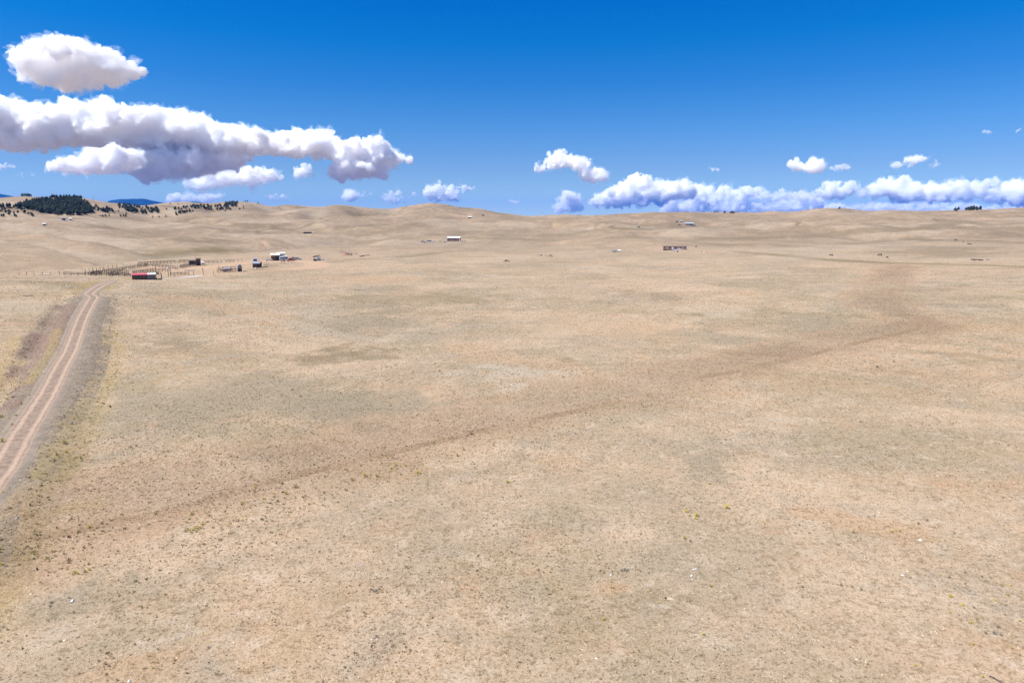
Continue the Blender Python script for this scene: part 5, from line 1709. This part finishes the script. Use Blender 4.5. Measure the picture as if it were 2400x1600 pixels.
heap('scrap_pile', 533, 626, [('white_scrap', PIPE, junk(31, 7, 2.4, .5, .5)), ('timber', WOOD_G, junk(32, 5, 2.6, .5, .35))], 'white and grey scrap pile behind the boat pen', 'scrap')
heap('scrap_pile', 573, 636.5, [('timber', WOOD_G, junk(33, 6, 1.4, .4, .25)), ('scrap_metal', GREYM, junk(34, 3, 1.2, .4, .25))], 'low grey scrap right of the arched shed', 'scrap')

# hen house group
building('hen_house', 592.5, 609, 627.3, 2.9, 3.2, 0, WOOD_D, LAV, 'dark hen house with a patchwork grey roof', 'shed', .7, cat='shed', doors_and_shade=[(.75, 0, .8, 1.7, 'front')], windows=[(.3, 1.0, .8, .5, 'front')])
building('lean_to', 608.5, 614, 626, 2.7, 2.4, 0, RUST, RUST, 'narrow rust-brown lean-to joined to the hen house', 'shed', .3, cat='shed', doors_and_shade=[(.5, 0, .7, 1.6, 'front')])
barrel(600, 629.5, 0, .6, .5, WHITE, 'round white tub in front of the hen house', cat='tub')
def cage(u0, u1, v, label):
    p, rz, k = site((u0 + u1) / 2, v)
    w = (u1 - u0) * k / 2
    root = empty('wire_cage', p, rz)
    tag(root, label, 'cage')
    fr = MB()
    for x in (-w, 0, w):
        for y in (0, 2.2):
            fr.tube((x, y, 0), (x, y, 2.5), .06)
    for y in (0, 2.2):
        for z in (1.25, 2.5):
            fr.tube((-w, y, z), (w, y, z), .045)
    for x in (-w, w):
        fr.tube((x, 0, 2.5), (x, 2.2, 2.5), .045)
    fr.build('frame', GREYM, root)
    MB().box(0, 1.1, .0, 2 * w * .8, 1.6, .35, 0, .1, .1).build('tarp', TEAL, root)
    for q in range(5):
        MB().tube((-w + 2 * w * q / 4, 0, .3), (-w + 2 * w * q / 4, 0, 2.5), .012).build('wire', GREYM, root)
cage(619, 630, 626, 'open pipe cage with a teal tarp beside the hen house')
building('playhouse', 594, 602.6, 612.2, 1.9, 1.8, 0, LAV, LAV, 'small blue-grey hut alone behind the hen house', 'gable', .4, cat='hut', windows=[(.3, .7, .5, .5, 'front')], doors_and_shade=[(.75, 0, .6, 1.3, 'front')])
barrel(592.6, 612.4, 0, .35, .9, WHITE, 'white drum at the left end of the blue-grey hut', group='white drums by the hut')
barrel(604.2, 612.4, 0, .35, 1.1, WHITE, 'white drum at the right end of the blue-grey hut', group='white drums by the hut')

# white homestead
building('homestead', 636, 655, 611, 4.6, 6.5, 0, WOOD_B, CREAM, 'homestead with a cream roof and orange-brown plywood front', 'gable', 1.0, cat='house', doors_and_shade=[(.78, 0, 3.2, 2.6, 'front')], windows=[(.2, 1.2, 1.0, .9, 'front'), (.5, 1.4, 1.2, 1.4, 'left')], over=.5)  # wide dark door box paints the shade under an overhang on the right
building('white_annex', 650, 668, 608.2, 4.4, 4.5, 0, WHITE, WHITEROOF, 'long white building behind the camper with a pale roof', 'shed', .5, cat='house', windows=[(.5, 1.8, 1.4, .8, 'front'), (.72, 1.8, 1.0, .8, 'front')])
def camper():
    p, rz, k = site(665.5, 612.3)
    root = empty('camper_trailer', p, rz)
    tag(root, 'white camper trailer parked in front of the homestead', 'camper')
    h = 10.3 * k
    prof = [(-h, .6), (h * .95, .6), (h, 1.4), (h * .94, 3.0), (h * .8, 3.3), (-h * .1, 3.35), (-h * .3, 3.05), (-h * .92, 2.9), (-h * 1.02, 1.6)]
    MB().prism(prof, 0, 2.5).build('body', WHITE, root, .12)
    MB().box(h * .05, -.02, .7, .75, .06, 1.9).build('door', GREYM, root)
    for x in (-.62, -.25, .4, .72):
        f = MB().box(x * h, -.02, 1.75, .9, .06, .65).build('window', GLASS, root)
    MB().box(0, -.015, 1.35, 2 * h * .92, .04, .14).build('stripe', LAV, root)
    o = MB()
    wheels(root, (-.5, .35), 1.2, .36)
    for ch in root.children:
        if ch.name.startswith('wheel'):
            ch.location = (0, 1.25, 0)
camper()
vehicle('pickup', 681.5, 611.2, .1, mat('red_paint', (.42, .03, .05), .35, .12, 1), 'red pickup right of the camper trailer')
vehicle('pickup', 687, 608.5, -.15, mat('red_paint_dark', (.30, .025, .045), .4, .12, 1), 'second darker red pickup behind the first one')
vehicle('suv', 696.5, 609.3, .05, mat('pale_blue_paint', (.42, .50, .58), .35, .1, 1), 'pale blue and white car at the right end of the row', L=5.6)
vehicle('car', 630.5, 611, 0, WHITE, 'white car left of the cream-roofed homestead')
def trestle(u, v, w, h, label):
    p, rz, k = site(u, v)
    root = empty('wooden_trestle', p, rz)
    tag(root, label, 'trestle', 'wooden trestles before the homestead')
    w = w * k
    MB().box(0, 0, h - .12, w, 1.0, .12).build('top', RAIL, root)
    for x in (-.42, .42):
        for y in (-.4, .4):
            MB().tube((x * w, y, -.2), (x * w * .95, y * .9, h - .1), .09).build('leg', RAIL, root)
trestle(663, 617, 9, 1.7, 'dark wooden trestle in front of the camper')
trestle(680, 615.5, 11, 1.5, 'dark wooden trestle in front of the red pickup')
board(659, 617.8, 3.0, .7, WOOD_G, 'plank on the ground under the left trestle')

# log piles and rubble on the knoll
def logpile(u0, v0, u1, v1, n, m, label, r=.16, seed=1, zmax=.9):
    g = random.Random(seed)
    p, rz, k = site((u0 + u1) / 2, (v0 + v1) / 2)
    root = empty('log_pile', p, 0)
    tag(root, label, 'logs', 'log piles on the knoll')
    a, b = wpl([(u0, v0), (u1, v1)])
    a, b = Vector((*a, 0)), Vector((*b, 0))
    d = (b - a)
    L = d.length
    d.normalize()
    if L > 30:
        L = 30
    for i in range(n):
        t = g.uniform(-.35, .35) * L
        c = p + d * t
        l = g.uniform(.16, .34) * L
        q = Vector((d.x + g.uniform(-.25, .25), d.y + g.uniform(-.25, .25), 0)).normalized() * l * .5
        z = g.uniform(.15, zmax)
        A, B = c - q, c + q
        MB().tube((A.x - p.x, A.y - p.y, hz(A.x, A.y) - p.z + z * g.uniform(.3, 1)), (B.x - p.x, B.y - p.y, hz(B.x, B.y) - p.z + z), r, r * .75, 7).build('log', m if g.random() < .7 else LOGD, root)
logpile(726, 604.5, 763, 597.5, 13, LOG, 'long heap of grey logs on the knoll behind the loop track', .17, 1)
logpile(830, 603, 878, 596.5, 12, LOG, 'straggling line of bleached logs right of the red mound', .13, 2, .6)
heap('scrap_trailer', 752, 611, [('deck', WOOD_D, lambda b: b.box(-1.2, 0, .5, 6.8, 2, .25)), ('load', GREYM, junk(41, 7, 3.4, .7, 1.0)), ('cabinet', WHITE, lambda b: b.box(-1.2, .2, .8, 2.3, 1.4, 1.9))],
     'low flat trailer with a white cabinet and scrap inside the loop', 'trailer')
barrel(737.5, 611.5, 0, .8, 1.4, DARKM, 'dark round tank left of the scrap trailer', cat='tank')
board(758, 611.5, 2.4, .9, PIPE, 'white sheet lying right of the scrap trailer')
board(773, 607.5, 3.2, .3, LOG, 'pale plank lying right of the scrap trailer', .3)
def mound(u, v, rx, ry, h, m, label, seed=3, name='earth_mound', cat='mound'):
    p, rz, k = site(u, v)
    g = np.random.default_rng(seed)
    n, mm = 20, 7
    V = [(0, 0, h)]
    Fs = []
    for j in range(1, mm + 1):
        for i in range(n):
            a = 2 * PI * i / n
            q = j / mm
            V.append((rx * k * q * math.cos(a), ry * q * math.sin(a), h * (math.cos(q * PI) * .5 + .5) * (1 + .3 * float(g.normal())) * (1 if j < mm else 0) - (.1 if j == mm else 0)))
    Fs += [(0, 1 + i, 1 + (i + 1) % n) for i in range(n)]
    for j in range(mm - 1):
        o = 1 + j * n
        Fs += [(o + i, o + n + i, o + n + (i + 1) % n, o + (i + 1) % n) for i in range(n)]
    o = MB().add(V, Fs).build(name, m, None, 0, True)
    o.location = p
    o.rotation_euler = (0, 0, rz)
    tag(o, label, cat)
mound(811, 598.5, 12, 5, 1.7, SOIL, 'reddish earth mound on the knoll left of the bleached logs')
mound(833, 595.5, 9, 4, .8, SOIL, 'small flat reddish earth patch behind the dark wreck', 4)
heap('wreck', 820, 598.3, [('frame', DARKM, junk(51, 6, 1.7, .6, 1.1)), ('panel', RUST, junk(52, 5, 1.5, .6, .7)), ('sheet', PIPE, lambda b: b.box(2.2, 1.5, .9, 1.8, .8, .12))], 'dark wreckage on the side of the reddish mound', 'wreck')
heap('rubble', 1271, 599.5, [('white_sheet', PIPE, junk(61, 7, 2.6, .6, .6)), ('timber', WOOD_D, junk(62, 9, 2.8, .6, .6)), ('panel', RUST, junk(63, 2, 2.4, .4, 1.1))], 'heap of white sheets and brown boards in the centre field', 'rubble')
mound(1289, 601.5, 10, 3.5, 1.5, mat('brown_earth', (.21, .15, .105), .95, .2, 2), 'brown earth spoil sloping down right of the white rubble', 6)
board(1264, 597.5, 2.8, .5, LOGD, 'dark plank left of the white rubble', .1)
def brush(u, v):
    p, rz, k = site(u, v)
    g = random.Random(8)
    root = empty('brush_heap', p, rz)
    tag(root, 'dark brown heap of brushwood alone in the centre field', 'brush heap')
    b, c = MB(), MB()
    for _ in range(260):
        x, y = g.gauss(0, .9), g.gauss(0, .5)
        z = g.random() * 1.25 * math.exp(-(x / 1.5) ** 2)
        d = Vector((g.uniform(-1, 1), g.uniform(-1, 1), g.uniform(-.3, .7))).normalized() * g.uniform(.3, .8)
        b.tube((x, y, max(0, z)), (x + d.x, y + d.y, max(.02, z + d.z)), .035, .012, 4)
    for x in (-2.2, -1.5, 1.4):
        c.tube((x, 0, .12), (x + 1.2, .3, .2), .12, .09, 6)
    b.build('twigs', mat('dead_brush', (.075, .035, .02), .95, .3, 5), root)
    c.build('log', LOGD, root)
brush(1187, 612.8)

# metal barn with its yard
building('metal_barn', 1049, 1078, 566, 6.3, 10, -.12, mat('brown_barn_siding', (.30, .195, .145), .7, .12, .8, stripes=('X', 1.1, .35)), WHITEROOF, 'tall brown barn with a bright white roof left of centre', 'gable', 1.7, cat='barn',
         doors_and_shade=[(.03, 0, 1.2, 4.2, 'front'), (.3, 0, 3, 3.4, 'left')], windows=[(.62, 1.6, 1.0, 1.0, 'front'), (.7, 2.0, 1.2, 1.2, 'left')], over=.4, group=None)
for (u, v, w, h, lab, m) in ((1046.5, 566.5, .9, 4.3, 'white corner panel leaning at the left end of the brown barn', WHITE), (1077.5, 566.4, .9, 3.6, 'white corner panel at the right end of the brown barn', WHITE)):
    p, rz, k = site(u, v)
    o = MB().box(0, 0, -.1, w, .12, h, 0, .03, .0).box(0, .25, -.1, .1, .4, h * .7).build('wall_panel', m)
    o.location = p
    o.rotation_euler = (-.04, 0, rz)
    tag(o, lab, 'panel', 'panels at the barn')
BLUEP = mat('blue_paint', (.06, .12, .24), .4, .15, 1)
vehicle('pickup', 991, 567.8, .1, BLUEP, 'dark blue pickup at the left end of the barn yard row')
vehicle('car', 997, 569.6, 0, mat('white_blue_paint', (.60, .66, .76), .35, .1, 1), 'pale car in front of the dark blue pickup')
vehicle('pickup', 1003.5, 566.8, 0, mat('navy_paint', (.03, .055, .11), .4, .15, 1), 'navy pickup in the middle of the barn yard row')
vehicle('suv', 1009.5, 566.5, .1, mat('bright_blue_paint', (.11, .26, .50), .35, .1, 1), 'bright blue and white car right of the navy pickup')
vehicle('car', 1014, 567.4, -.1, mat('white_blue_paint', (.60, .66, .76), .35, .1, 1), 'white car at the right end of the barn yard row')
heap('scrap_pile', 1021.5, 566, [('rusty_scrap', RUST, junk(71, 6, 1.9, .5, .5))], 'low rusty scrap left of the brown barn', 'scrap')
heap('scrap_pile', 1033, 566.5, [('rusty_scrap', RUST, junk(72, 8, 1.6, .5, 1.1)), ('scrap_metal', DARKM, junk(73, 4, 1.2, .5, .8))], 'dark reddish scrap heap closer to the brown barn', 'scrap')
heap('flatbed_trailer', 1043, 567.6, [('deck', DARKM, lambda b: b.box(0, 0, .55, 4.6, 2, .22).box(0, -.9, .2, .7, .25, .7).box(0, .9, .2, .7, .25, .7)), ('load', BLUEP, junk(74, 4, 1.4, .5, .5))], 'dark flatbed trailer at the left corner of the brown barn', 'trailer')
vehicle('suv', 1082, 566.8, 1.4, WHITE, 'white van seen end-on right of the brown barn')
heap('flatbed_trailer', 1088.5, 566, [('deck', DARKM, lambda b: b.box(0, 0, .4, 4.2, 1.6, .2).box(0, -.7, .1, .6, .2, .6)), ('load', WOOD_D, junk(76, 2, 1.4, .4, .2))], 'low dark trailer at the far right of the barn', 'trailer')
heap('scrap_pile', 1062, 569, [('white_scrap', PIPE, junk(77, 8, 3.2, .6, .35)), ('scrap_metal', DARKM, junk(78, 5, 2.6, .6, .6))], 'scattered white and dark scrap before the brown barn', 'scrap')

# mobile home
def mobile_home():
    p, rz, k = site(1581.5, 586)
    L = 55 * k
    root = empty('mobile_home', p, rz + .06)
    tag(root, 'long faded pink-brown mobile home on the right', 'mobile home')
    h, d = L / 2, 4.3
    MB().box(0, d / 2, .55, L, d, 2.7).build('wall', PINKW, root)
    MB().prismx([(-.15, 3.2), (d + .15, 3.2), (d + .15, 3.3), (d / 2, 3.75), (-.15, 3.3)], -h - .15, h + .15).build('roof', mat('brown_roof_felt', (.25, .18, .15), .9, .15, 1), root)
    MB().prismx([(0, 3.25), (d, 3.25), (d / 2, 3.72)], -h - .17, -h + 4.3).build('gable_end', WOOD_G, root)
    for q in range(9):
        MB().box(-h + L * (.2 + .09 * q), d * .5, 3.6, .7, .7, .22).build('roof_weight', RUST, root)
    for q, w in ((.06, .9), (.29, 1.4), (.53, 1.5), (.74, .8), (.93, .9)):
        f = MB().box(-h + L * q, -.03, 1.4, w, .08, 1.1).build('window', WOOD_D, root)
        MB().box(-h + L * q, -.08, 1.47, w - .2, .04, .95).build('pane', GLASS, f)
    dd = MB().box(-h + L * .40, -.03, .6, .9, .08, 2.0).build('door', WHITE, root)
    MB().box(-h + L * .40 + .3, -.09, 1.5, .08, .05, .08).build('handle', DARKM, dd)
    MB().box(h + .01, d * .5, .8, .08, 2.2, 2.0).build('end_panel', WOOD_D, root)
    MB().box(0, d / 2, .0, L - .3, d - .3, .56).build('skirting', DARKM, root)
mobile_home()
vehicle('car', 1583.5, 588.2, 0, mat('white_blue_paint', (.60, .66, .76), .35, .1, 1), 'pale car parked in front of the pink-brown mobile home')
vehicle('car', 1594, 586.6, .1, WHITE, 'white car end showing right of the pale car', L=4.2)
barrel(1588, 590.8, 0, .4, .9, DARKM, 'small dark drum in front of the mobile home')
barrel(1451.5, 589.2, 0, .75, 3.0, WHITE, 'white cylinder tank lying behind the grey trailer', True, 'tank')
def stock_trailer():
    p, rz, k = site(1441, 591.3)
    root = empty('stock_trailer', p, rz)
    tag(root, 'flat grey-blue stock trailer left of the white cylinder tank', 'trailer')
    MB().box(0, 0, .5, 4.2, 1.9, .35).build('deck', GREYM, root, .03)
    MB().box(-.2, .6, 1.15, 5.2, .9, .55).build('upper_rack', LAV, root, .04)
    for x in (-1.6, 0, 1.6):
        MB().box(x, .5, .84, .1, .1, .32).build('upright', DARKM, root)
    for x in (-1.2, .6):
        MB().box(x, .13, 1.3, .9, .05, .25).build('panel', DARKM, root)
    wheels(root, (-.4, .5), 1.0, .32)
stock_trailer()
board(1390, 590, 2.6, .4, LOGD, 'dark beam lying left of the grey trailer')
board(1383.5, 589, .9, .4, WOOD_D, 'short dark board at the end of the dark beam')
board(1574, 590, 1.6, .5, WOOD_G, 'pale board on the grass before the mobile home')
heap('scrap_pile', 1650, 589.5, [('white_scrap', PIPE, lambda b: b.box(0, 0, 0, 1.2, .6, .5, 0, .1, .1)), ('timber', WOOD_D, lambda b: b.box(-.5, .3, .1, 2.6, .2, .5, .2, .8, 0).box(.8, .2, .05, 2.0, .2, .25))], 'low arch of timber over a white scrap right of the mobile home', 'scrap')
heap('rock', 1631, 578.5, [('stone', DARKM, lambda b: b.ball((0, 0, .3), .9, .6, .75, 10, 7, .12, 3)), ('ledge', RUST, lambda b: b.ball((.7, -.2, .1), .5, .4, .3, 8, 6, .15, 4))], 'single dark boulder right of the mobile home', 'rock')

# far homesteads on the hills
building('farmhouse', 1605, 1625, 528.3, 5.0, 8, 0, mat('dark_house_wall', (.10, .12, .16), .7, .2, 1), mat('blue_white_roof', (.36, .42, .49), .4, .08, 1), 'far farmhouse with dark walls and pale blue roof on the right hills', 'gable', 1.6, cat='house',
         windows=[(.25, 1.2, 2, 1.4, 'front'), (.6, 1.2, 2.4, 1.4, 'front')], doors_and_shade=[(.85, 0, 1.4, 2.2, 'front')])
building('outbuilding', 1593, 1600, 520.5, 3.2, 4, 0, GREYM, mat('blue_white_roof', (.36, .42, .49), .4, .08, 1), 'pale outbuilding up the slope behind the far farmhouse', 'gable', .9, cat='shed', group='outbuildings behind the far farmhouse', doors_and_shade=[(.5, 0, 2, 2, 'front')])
building('outbuilding', 1583.5, 1588.5, 520.9, 2.2, 3, 0, WOOD_D, WOOD_D, 'low dark outbuilding left of the pale one', 'shed', .4, cat='shed', group='outbuildings behind the far farmhouse', doors_and_shade=[(.5, 0, 1.4, 1.6, 'front')])
heap('junk_heap', 1597.5, 528.3, [('scrap_metal', DARKM, junk(81, 6, 3.2, .8, 1.6)), ('timber', WOOD_D, junk(82, 4, 3.2, .8, 1.2))], 'dark clutter left of the far farmhouse', 'scrap')
vehicle('pickup', 1591.5, 528.4, 0, mat('navy_paint', (.03, .055, .11), .4, .15, 1), 'dark pickup at the far left of the far farmhouse')
vehicle('car', 1629, 528.2, 0, mat('navy_paint', (.03, .055, .11), .4, .15, 1), 'dark car right of the far farmhouse')
vehicle('car', 1634, 528, .1, WHITE, 'second car at the right end beside the far farmhouse')
vehicle('suv', 1497.5, 533.4, 0, mat('navy_paint', (.03, .055, .11), .4, .15, 1), 'dark car alone on the far track left of the farmhouse', group=None)
building('hill_cabin', 1097, 1105, 511.3, 3.6, 5, 0, mat('dark_green_wall', (.05, .07, .06), .8, .2, 1), WHITEROOF, 'white-roofed cabin on the flank of the round hill', 'gable', 1.4, cat='cabin', doors_and_shade=[(.5, 0, 1.2, 2, 'front')])
building('hill_cabin', 1129, 1134.5, 505.2, 2.6, 4, 0, WOOD_D, WOOD_D, 'tiny dark hut higher right on the round hill', 'gable', .8, cat='cabin', doors_and_shade=[(.5, 0, 1.2, 1.6, 'front')])
building('long_barn', 711.5, 730, 547, 3.0, 6, 0, WOOD_D, mat('brown_roof_felt', (.25, .18, .15), .9, .15, 1), 'long low dark barn far off left of the round hill', 'gable', .7, cat='barn', doors_and_shade=[(.2, 0, 2.5, 2, 'front'), (.6, 0, 2.5, 2, 'front')])
building('pump_house', 731.5, 735, 547, 1.9, 3, 0, PIPE, WHITEROOF, 'tiny pale hut at the right end of the long low barn', 'gable', .5, cat='hut', doors_and_shade=[(.5, 0, .8, 1.4, 'front')])
building('far_trailer_home', 145, 154, 516.3, 3.6, 5, 0, LAV, GREYM, 'grey trailer home below the dense wood', 'gable', .6, cat='house', windows=[(.3, 1.3, 1.5, 1, 'front')], doors_and_shade=[(.7, 0, 1.2, 2.1, 'front')])
building('far_trailer_home', 161.5, 168.5, 516.3, 3.4, 5, 0, WHITE, WHITEROOF, 'white cabin right of the grey trailer home', 'gable', 1.1, cat='house', windows=[(.3, 1.3, 1.5, 1, 'front')], doors_and_shade=[(.7, 0, 1.2, 2.1, 'front')])
building('far_hut', 100, 107, 528.3, 3.2, 4, 0, LAV, WHITEROOF, 'white-roofed hut alone on the left slope', 'gable', 1.2, cat='hut', doors_and_shade=[(.5, 0, 1.4, 2, 'front')])
def mast():
    p, rz, k = site(219.5, 472.5)
    root = empty('radio_mast', p, rz)
    tag(root, 'thin tall radio mast on the skyline right of the wood', 'mast')
    H = 19 * k
    b, c = MB(), MB()
    for a in range(3):
        x, y = .45 * math.cos(a * 2.094), .45 * math.sin(a * 2.094)
        b.tube((x, y, -1), (x, y, H), .13, .09, 4)
    n = int(H / 1.5)
    for i in range(n):
        z = i * 1.5
        for a in range(3):
            x, y = .45 * math.cos(a * 2.094), .45 * math.sin(a * 2.094)
            x2, y2 = .45 * math.cos((a + 1) * 2.094), .45 * math.sin((a + 1) * 2.094)
            c.tube((x, y, z), (x2, y2, z + 1.5), .05, .05, 3)
    b.build('legs', GREYM, root)
    c.build('lattice', GREYM, root)
    MB().tube((0, 0, H), (0, 0, H + 2), .05, .03, 5).build('aerial', GREYM, root)
mast()

# ------------------------------------------------------------------ cattle
def cow_mesh(name, pose):
    """one continuous body grown over a jointed skeleton"""
    hx, hzz = (1.35, .55) if pose == 'graze' else (1.45, 1.45)
    v = [(-.85, 0, 1.15), (-.35, 0, 1.08), (.2, 0, 1.08), (.65, 0, 1.18), (1.0, 0, 1.2 if pose != 'graze' else 1.0), (hx - .1, 0, hzz + .12), (hx + .22, 0, hzz - .06)]
    r = [.30, .36, .37, .31, .17, .14, .09]
    e = [(i, i + 1) for i in range(6)]
    def leg(i0, x, y, hind):
        k = len(v)
        v.extend([(x, y, .85), (x + (.1 if hind else 0), y, .62 if hind else .5), (x - (.08 if hind else -.02), y, .38 if hind else .25), (x - (.02 if hind else -.02), y, .05)])
        r.extend([.17, .10, .065, .07])
        e.extend([(i0, k), (k, k + 1), (k + 1, k + 2), (k + 2, k + 3)])
    leg(0, -.75, .2, True); leg(0, -.75, -.2, True); leg(3, .6, .18, False); leg(3, .6, -.18, False)
    k = len(v)
    v.extend([(-1.12, 0, 1.15), (-1.2, 0, .7), (-1.18, 0, .45)])
    r.extend([.05, .025, .045])
    e.extend([(0, k), (k, k + 1), (k + 1, k + 2)])
    k = len(v)
    v.extend([(hx - .12, .2, hzz + .2), (hx - .12, -.2, hzz + .2)])
    r.extend([.045, .045])
    e.extend([(5, k), (5, k + 1)])
    me = bpy.data.meshes.new(name)
    me.from_pydata(v, e, [])
    o = link(name, me)
    md = o.modifiers.new('s', 'SKIN')
    for i, q in enumerate(me.skin_vertices[0].data):
        q.radius = (r[i] * (.8 if i < 4 else 1), r[i])
        q.use_root = (i == 1)
    o.modifiers.new('d', 'SUBSURF').levels = 1
    dg = bpy.context.evaluated_depsgraph_get()
    m2 = bpy.data.meshes.new_from_object(o.evaluated_get(dg))
    bpy.data.objects.remove(o)
    m2.polygons.foreach_set('use_smooth', [True] * len(m2.polygons))
    return m2
CM = {'graze': cow_mesh('cow', 'graze'), 'stand': cow_mesh('cow', 'stand')}
for (u, v, pose, rot, m, s, label) in [
    (2062, 600.5, 'graze', PI + .2, COWB, 1.15, 'largest black cow, standing side-on in the right pasture'),
    (2079, 605.3, 'graze', .8, COWR, .8, 'brown calf just right of the largest black cow'),
    (1948, 600.5, 'graze', PI - .3, COWB, 1.0, 'black cow grazing alone left of the calf and its mother'),
    (2239.5, 564.3, 'stand', .3, COWB, 1.1, 'black cow highest up among the far right cattle'),
    (2257.5, 568.4, 'graze', PI / 2, COWB, 1.0, 'black cow between the highest one and the close pair'),
    (2268.5, 573, 'graze', 1.1, COWB, .95, 'left cow of the close pair at the far right'),
    (2273.5, 574, 'graze', .2, COWB, .95, 'right cow of the close pair at the far right'),
]:
    me = CM[pose].copy()
    p, rz, k = site(u, v, rot)
    o = link('cow', me, m)
    o.location = p
    o.rotation_euler = (0, 0, rz)
    o.scale = (s, s, s)
    tag(o, label, 'cow', 'cattle in the right pasture')

# ------------------------------------------------------------------ single logs, stumps, rocks, litter
def log(u, v, L, r, rot, label, group, branch=True, m=None):
    p, rz, k = site(u, v, rot)
    root = empty('fallen_log', p, rz)
    tag(root, label, 'log', group)
    MB().tube((-L / 2, 0, r), (L / 2, .1, r * .8), r, r * .6, 8).build('trunk', m or LOGD, root)
    if branch:
        MB().tube((L * .1, 0, r), (L * .3, .4, r * 2.5), r * .35, r * .1, 5).tube((-L * .2, 0, r), (-L * .3, -.3, r * 2.3), r * .3, r * .1, 5).build('branch', m or LOGD, root)
log(2290, 609.5, 6.0, .33, .05, 'longest dark fallen log in the far right field', 'fallen logs in the right field')
log(2299, 610.6, 2.6, .3, .3, 'short dark log touching the right end of the longest', 'fallen logs in the right field')
log(2316, 609, 2.2, .18, 0, 'thin dark log lying right of the longest one', 'fallen logs in the right field', False)
log(2284, 611, .9, .16, .4, 'dark stub at the left end of the longest log', 'fallen logs in the right field', False)
log(2336, 1594, .9, .05, -.5, 'dark dead branch on the ground in the lower right corner', None)
def stump(u, v, h, w, label):
    p, rz, k = site(u, v)
    root = empty('charred_stump', p, rz)
    tag(root, label, 'stump', 'charred stumps')
    h, w = h * k, w * k
    MB().tube((0, 0, -.05), (-w * .1, 0, h * .55), w * .5, w * .3, 9).tube((-w * .1, 0, h * .55), (-w * .25, .02, h), w * .3, w * .08, 9).build('stem', DARKM, root)
    MB().tube((0, 0, h * .15), (w * .6, -.02, -.02), w * .2, w * .1, 6).tube((0, 0, h * .1), (-w * .55, -.03, -.02), w * .18, w * .08, 6).build('root', LOGD, root)
stump(88, 1335, 10, 7, 'small charred pointed stump at the lower left')
stump(259, 954, 7, 6, 'small black stump in the grey field right of the road')
def rock(u, v, s, m, label, group=None, flat=.5, seed=0):
    p, rz, k = site(u, v)
    w = s * k * .5
    o = MB().ball((0, 0, w * flat * .6), w, w * .8, w * flat, 9, 6, .22, seed).build('rock', m)
    o.location = p
    o.rotation_euler = (0, 0, rz + seed)
    tag(o, label, 'rock', group)
QZ = mat('white_quartz', (.80, .78, .74), .7, .1, 8)
QG = mat('grey_rock', (.30, .27, .25), .9, .2, 8)
rock(1621, 1350, 7, QZ, 'bright white rock below a thin white scrap, lower right of centre', None, .8, 1)
rock(1622, 1357, 4, QZ, 'tiny white pebble touching the bright white rock', None, .6, 2)
rock(2157, 1266, 10, QZ, 'white rock at the right end of the reddish bare patch', None, .4, 3)
rock(2115, 1348, 8, QZ, 'flat white rock in the right foreground', None, .35, 4)
rock(2127, 1338, 5, QZ, 'small white rock above the flat one, right foreground', None, .4, 5)
rock(1431, 1347, 5, QZ, 'small white rock left of the dark bush cluster', None, .5, 6)
rock(1452, 1352, 4, QZ, 'tiny white rock under the dark bush cluster', None, .5, 7)
rock(63, 1377, 6, QZ, 'small white stone low on the left', None, .4, 8)
rock(72, 1392, 6, QZ, 'second small white stone low on the left', None, .4, 9)
rock(151, 1500, 7, QZ, 'pinkish white stone above the bottom left corner', None, .4, 10)
rock(1560, 1401, 8, mat('burrow_hole_shade', (.10, .05, .03), .95, .2, 8), 'dark lump painted as the shaded hole of a pale burrow spoil', None, .5, 11)  # dark colour stands for the shade inside the burrow hole
mound(1571, 1402, 13, .22, .07, mat('pale_burrow_spoil', (.44, .34, .25), .95, .12, 8), 'pale fan of soil thrown out of a burrow', 12, 'burrow_mound')
mound(1284, 1338, 11, .2, .06, mat('orange_burrow_spoil', (.36, .23, .14), .95, .12, 8), 'orange soil thrown out beside a dark hole, lower centre', 13, 'burrow_mound')
rock(1290, 1341, 6, mat('burrow_hole_shade', (.10, .05, .03), .95, .2, 8), 'dark lump painted as the shaded hole beside the orange burrow soil', None, .4, 14)  # dark lump paints the shade of the hole by the orange spoil
rock(168, 1000, 9, QG, 'grey stone on the right bank of the road', 'stones beside the road', .6, 15)
rock(32, 938, 10, RUST, 'dark reddish rock on the left bank of the road', 'stones beside the road', .5, 16)
for i, (u, v, s, lb) in enumerate([(170, 1409, 1.0, 'crumpled bright white paper scrap at the lower left'), (41, 1229, .9, 'pale blue-white scrap beside the gravel at the left edge'), (303, 1597, .9, 'white scrap cut by the bottom edge at left'),
                                   (1628, 1334, 1.0, 'thin white strip of litter above the bright white rock'), (846, 1324, .7, 'thin white litter strip in the centre foreground')]):
    p, rz, k = site(u, v)
    L = 10 * k * s
    b = MB()
    b.hexa([(-L / 2, -L * .25, .0), (0, -L * .3, .05), (0, L * .2, .12), (-L / 2, L * .1, .05), (-L / 2, -L * .25, .012), (0, -L * .3, .062), (0, L * .2, .132), (-L / 2, L * .1, .062)])
    b.hexa([(0, -L * .3, .05), (L / 2, -L * .1, .0), (L * .4, L * .35, .16), (0, L * .2, .12), (0, -L * .3, .062), (L / 2, -L * .1, .012), (L * .4, L * .35, .172), (0, L * .2, .132)])
    o = b.build('paper_scrap', WHITE if i != 1 else LAV)
    if i in (3, 4):
        o.scale = (1.2, .3, .5)
    o.location = (p.x, p.y, p.z + .02)
    o.rotation_euler = (0, 0, rz + .3)
    tag(o, lb, 'litter')
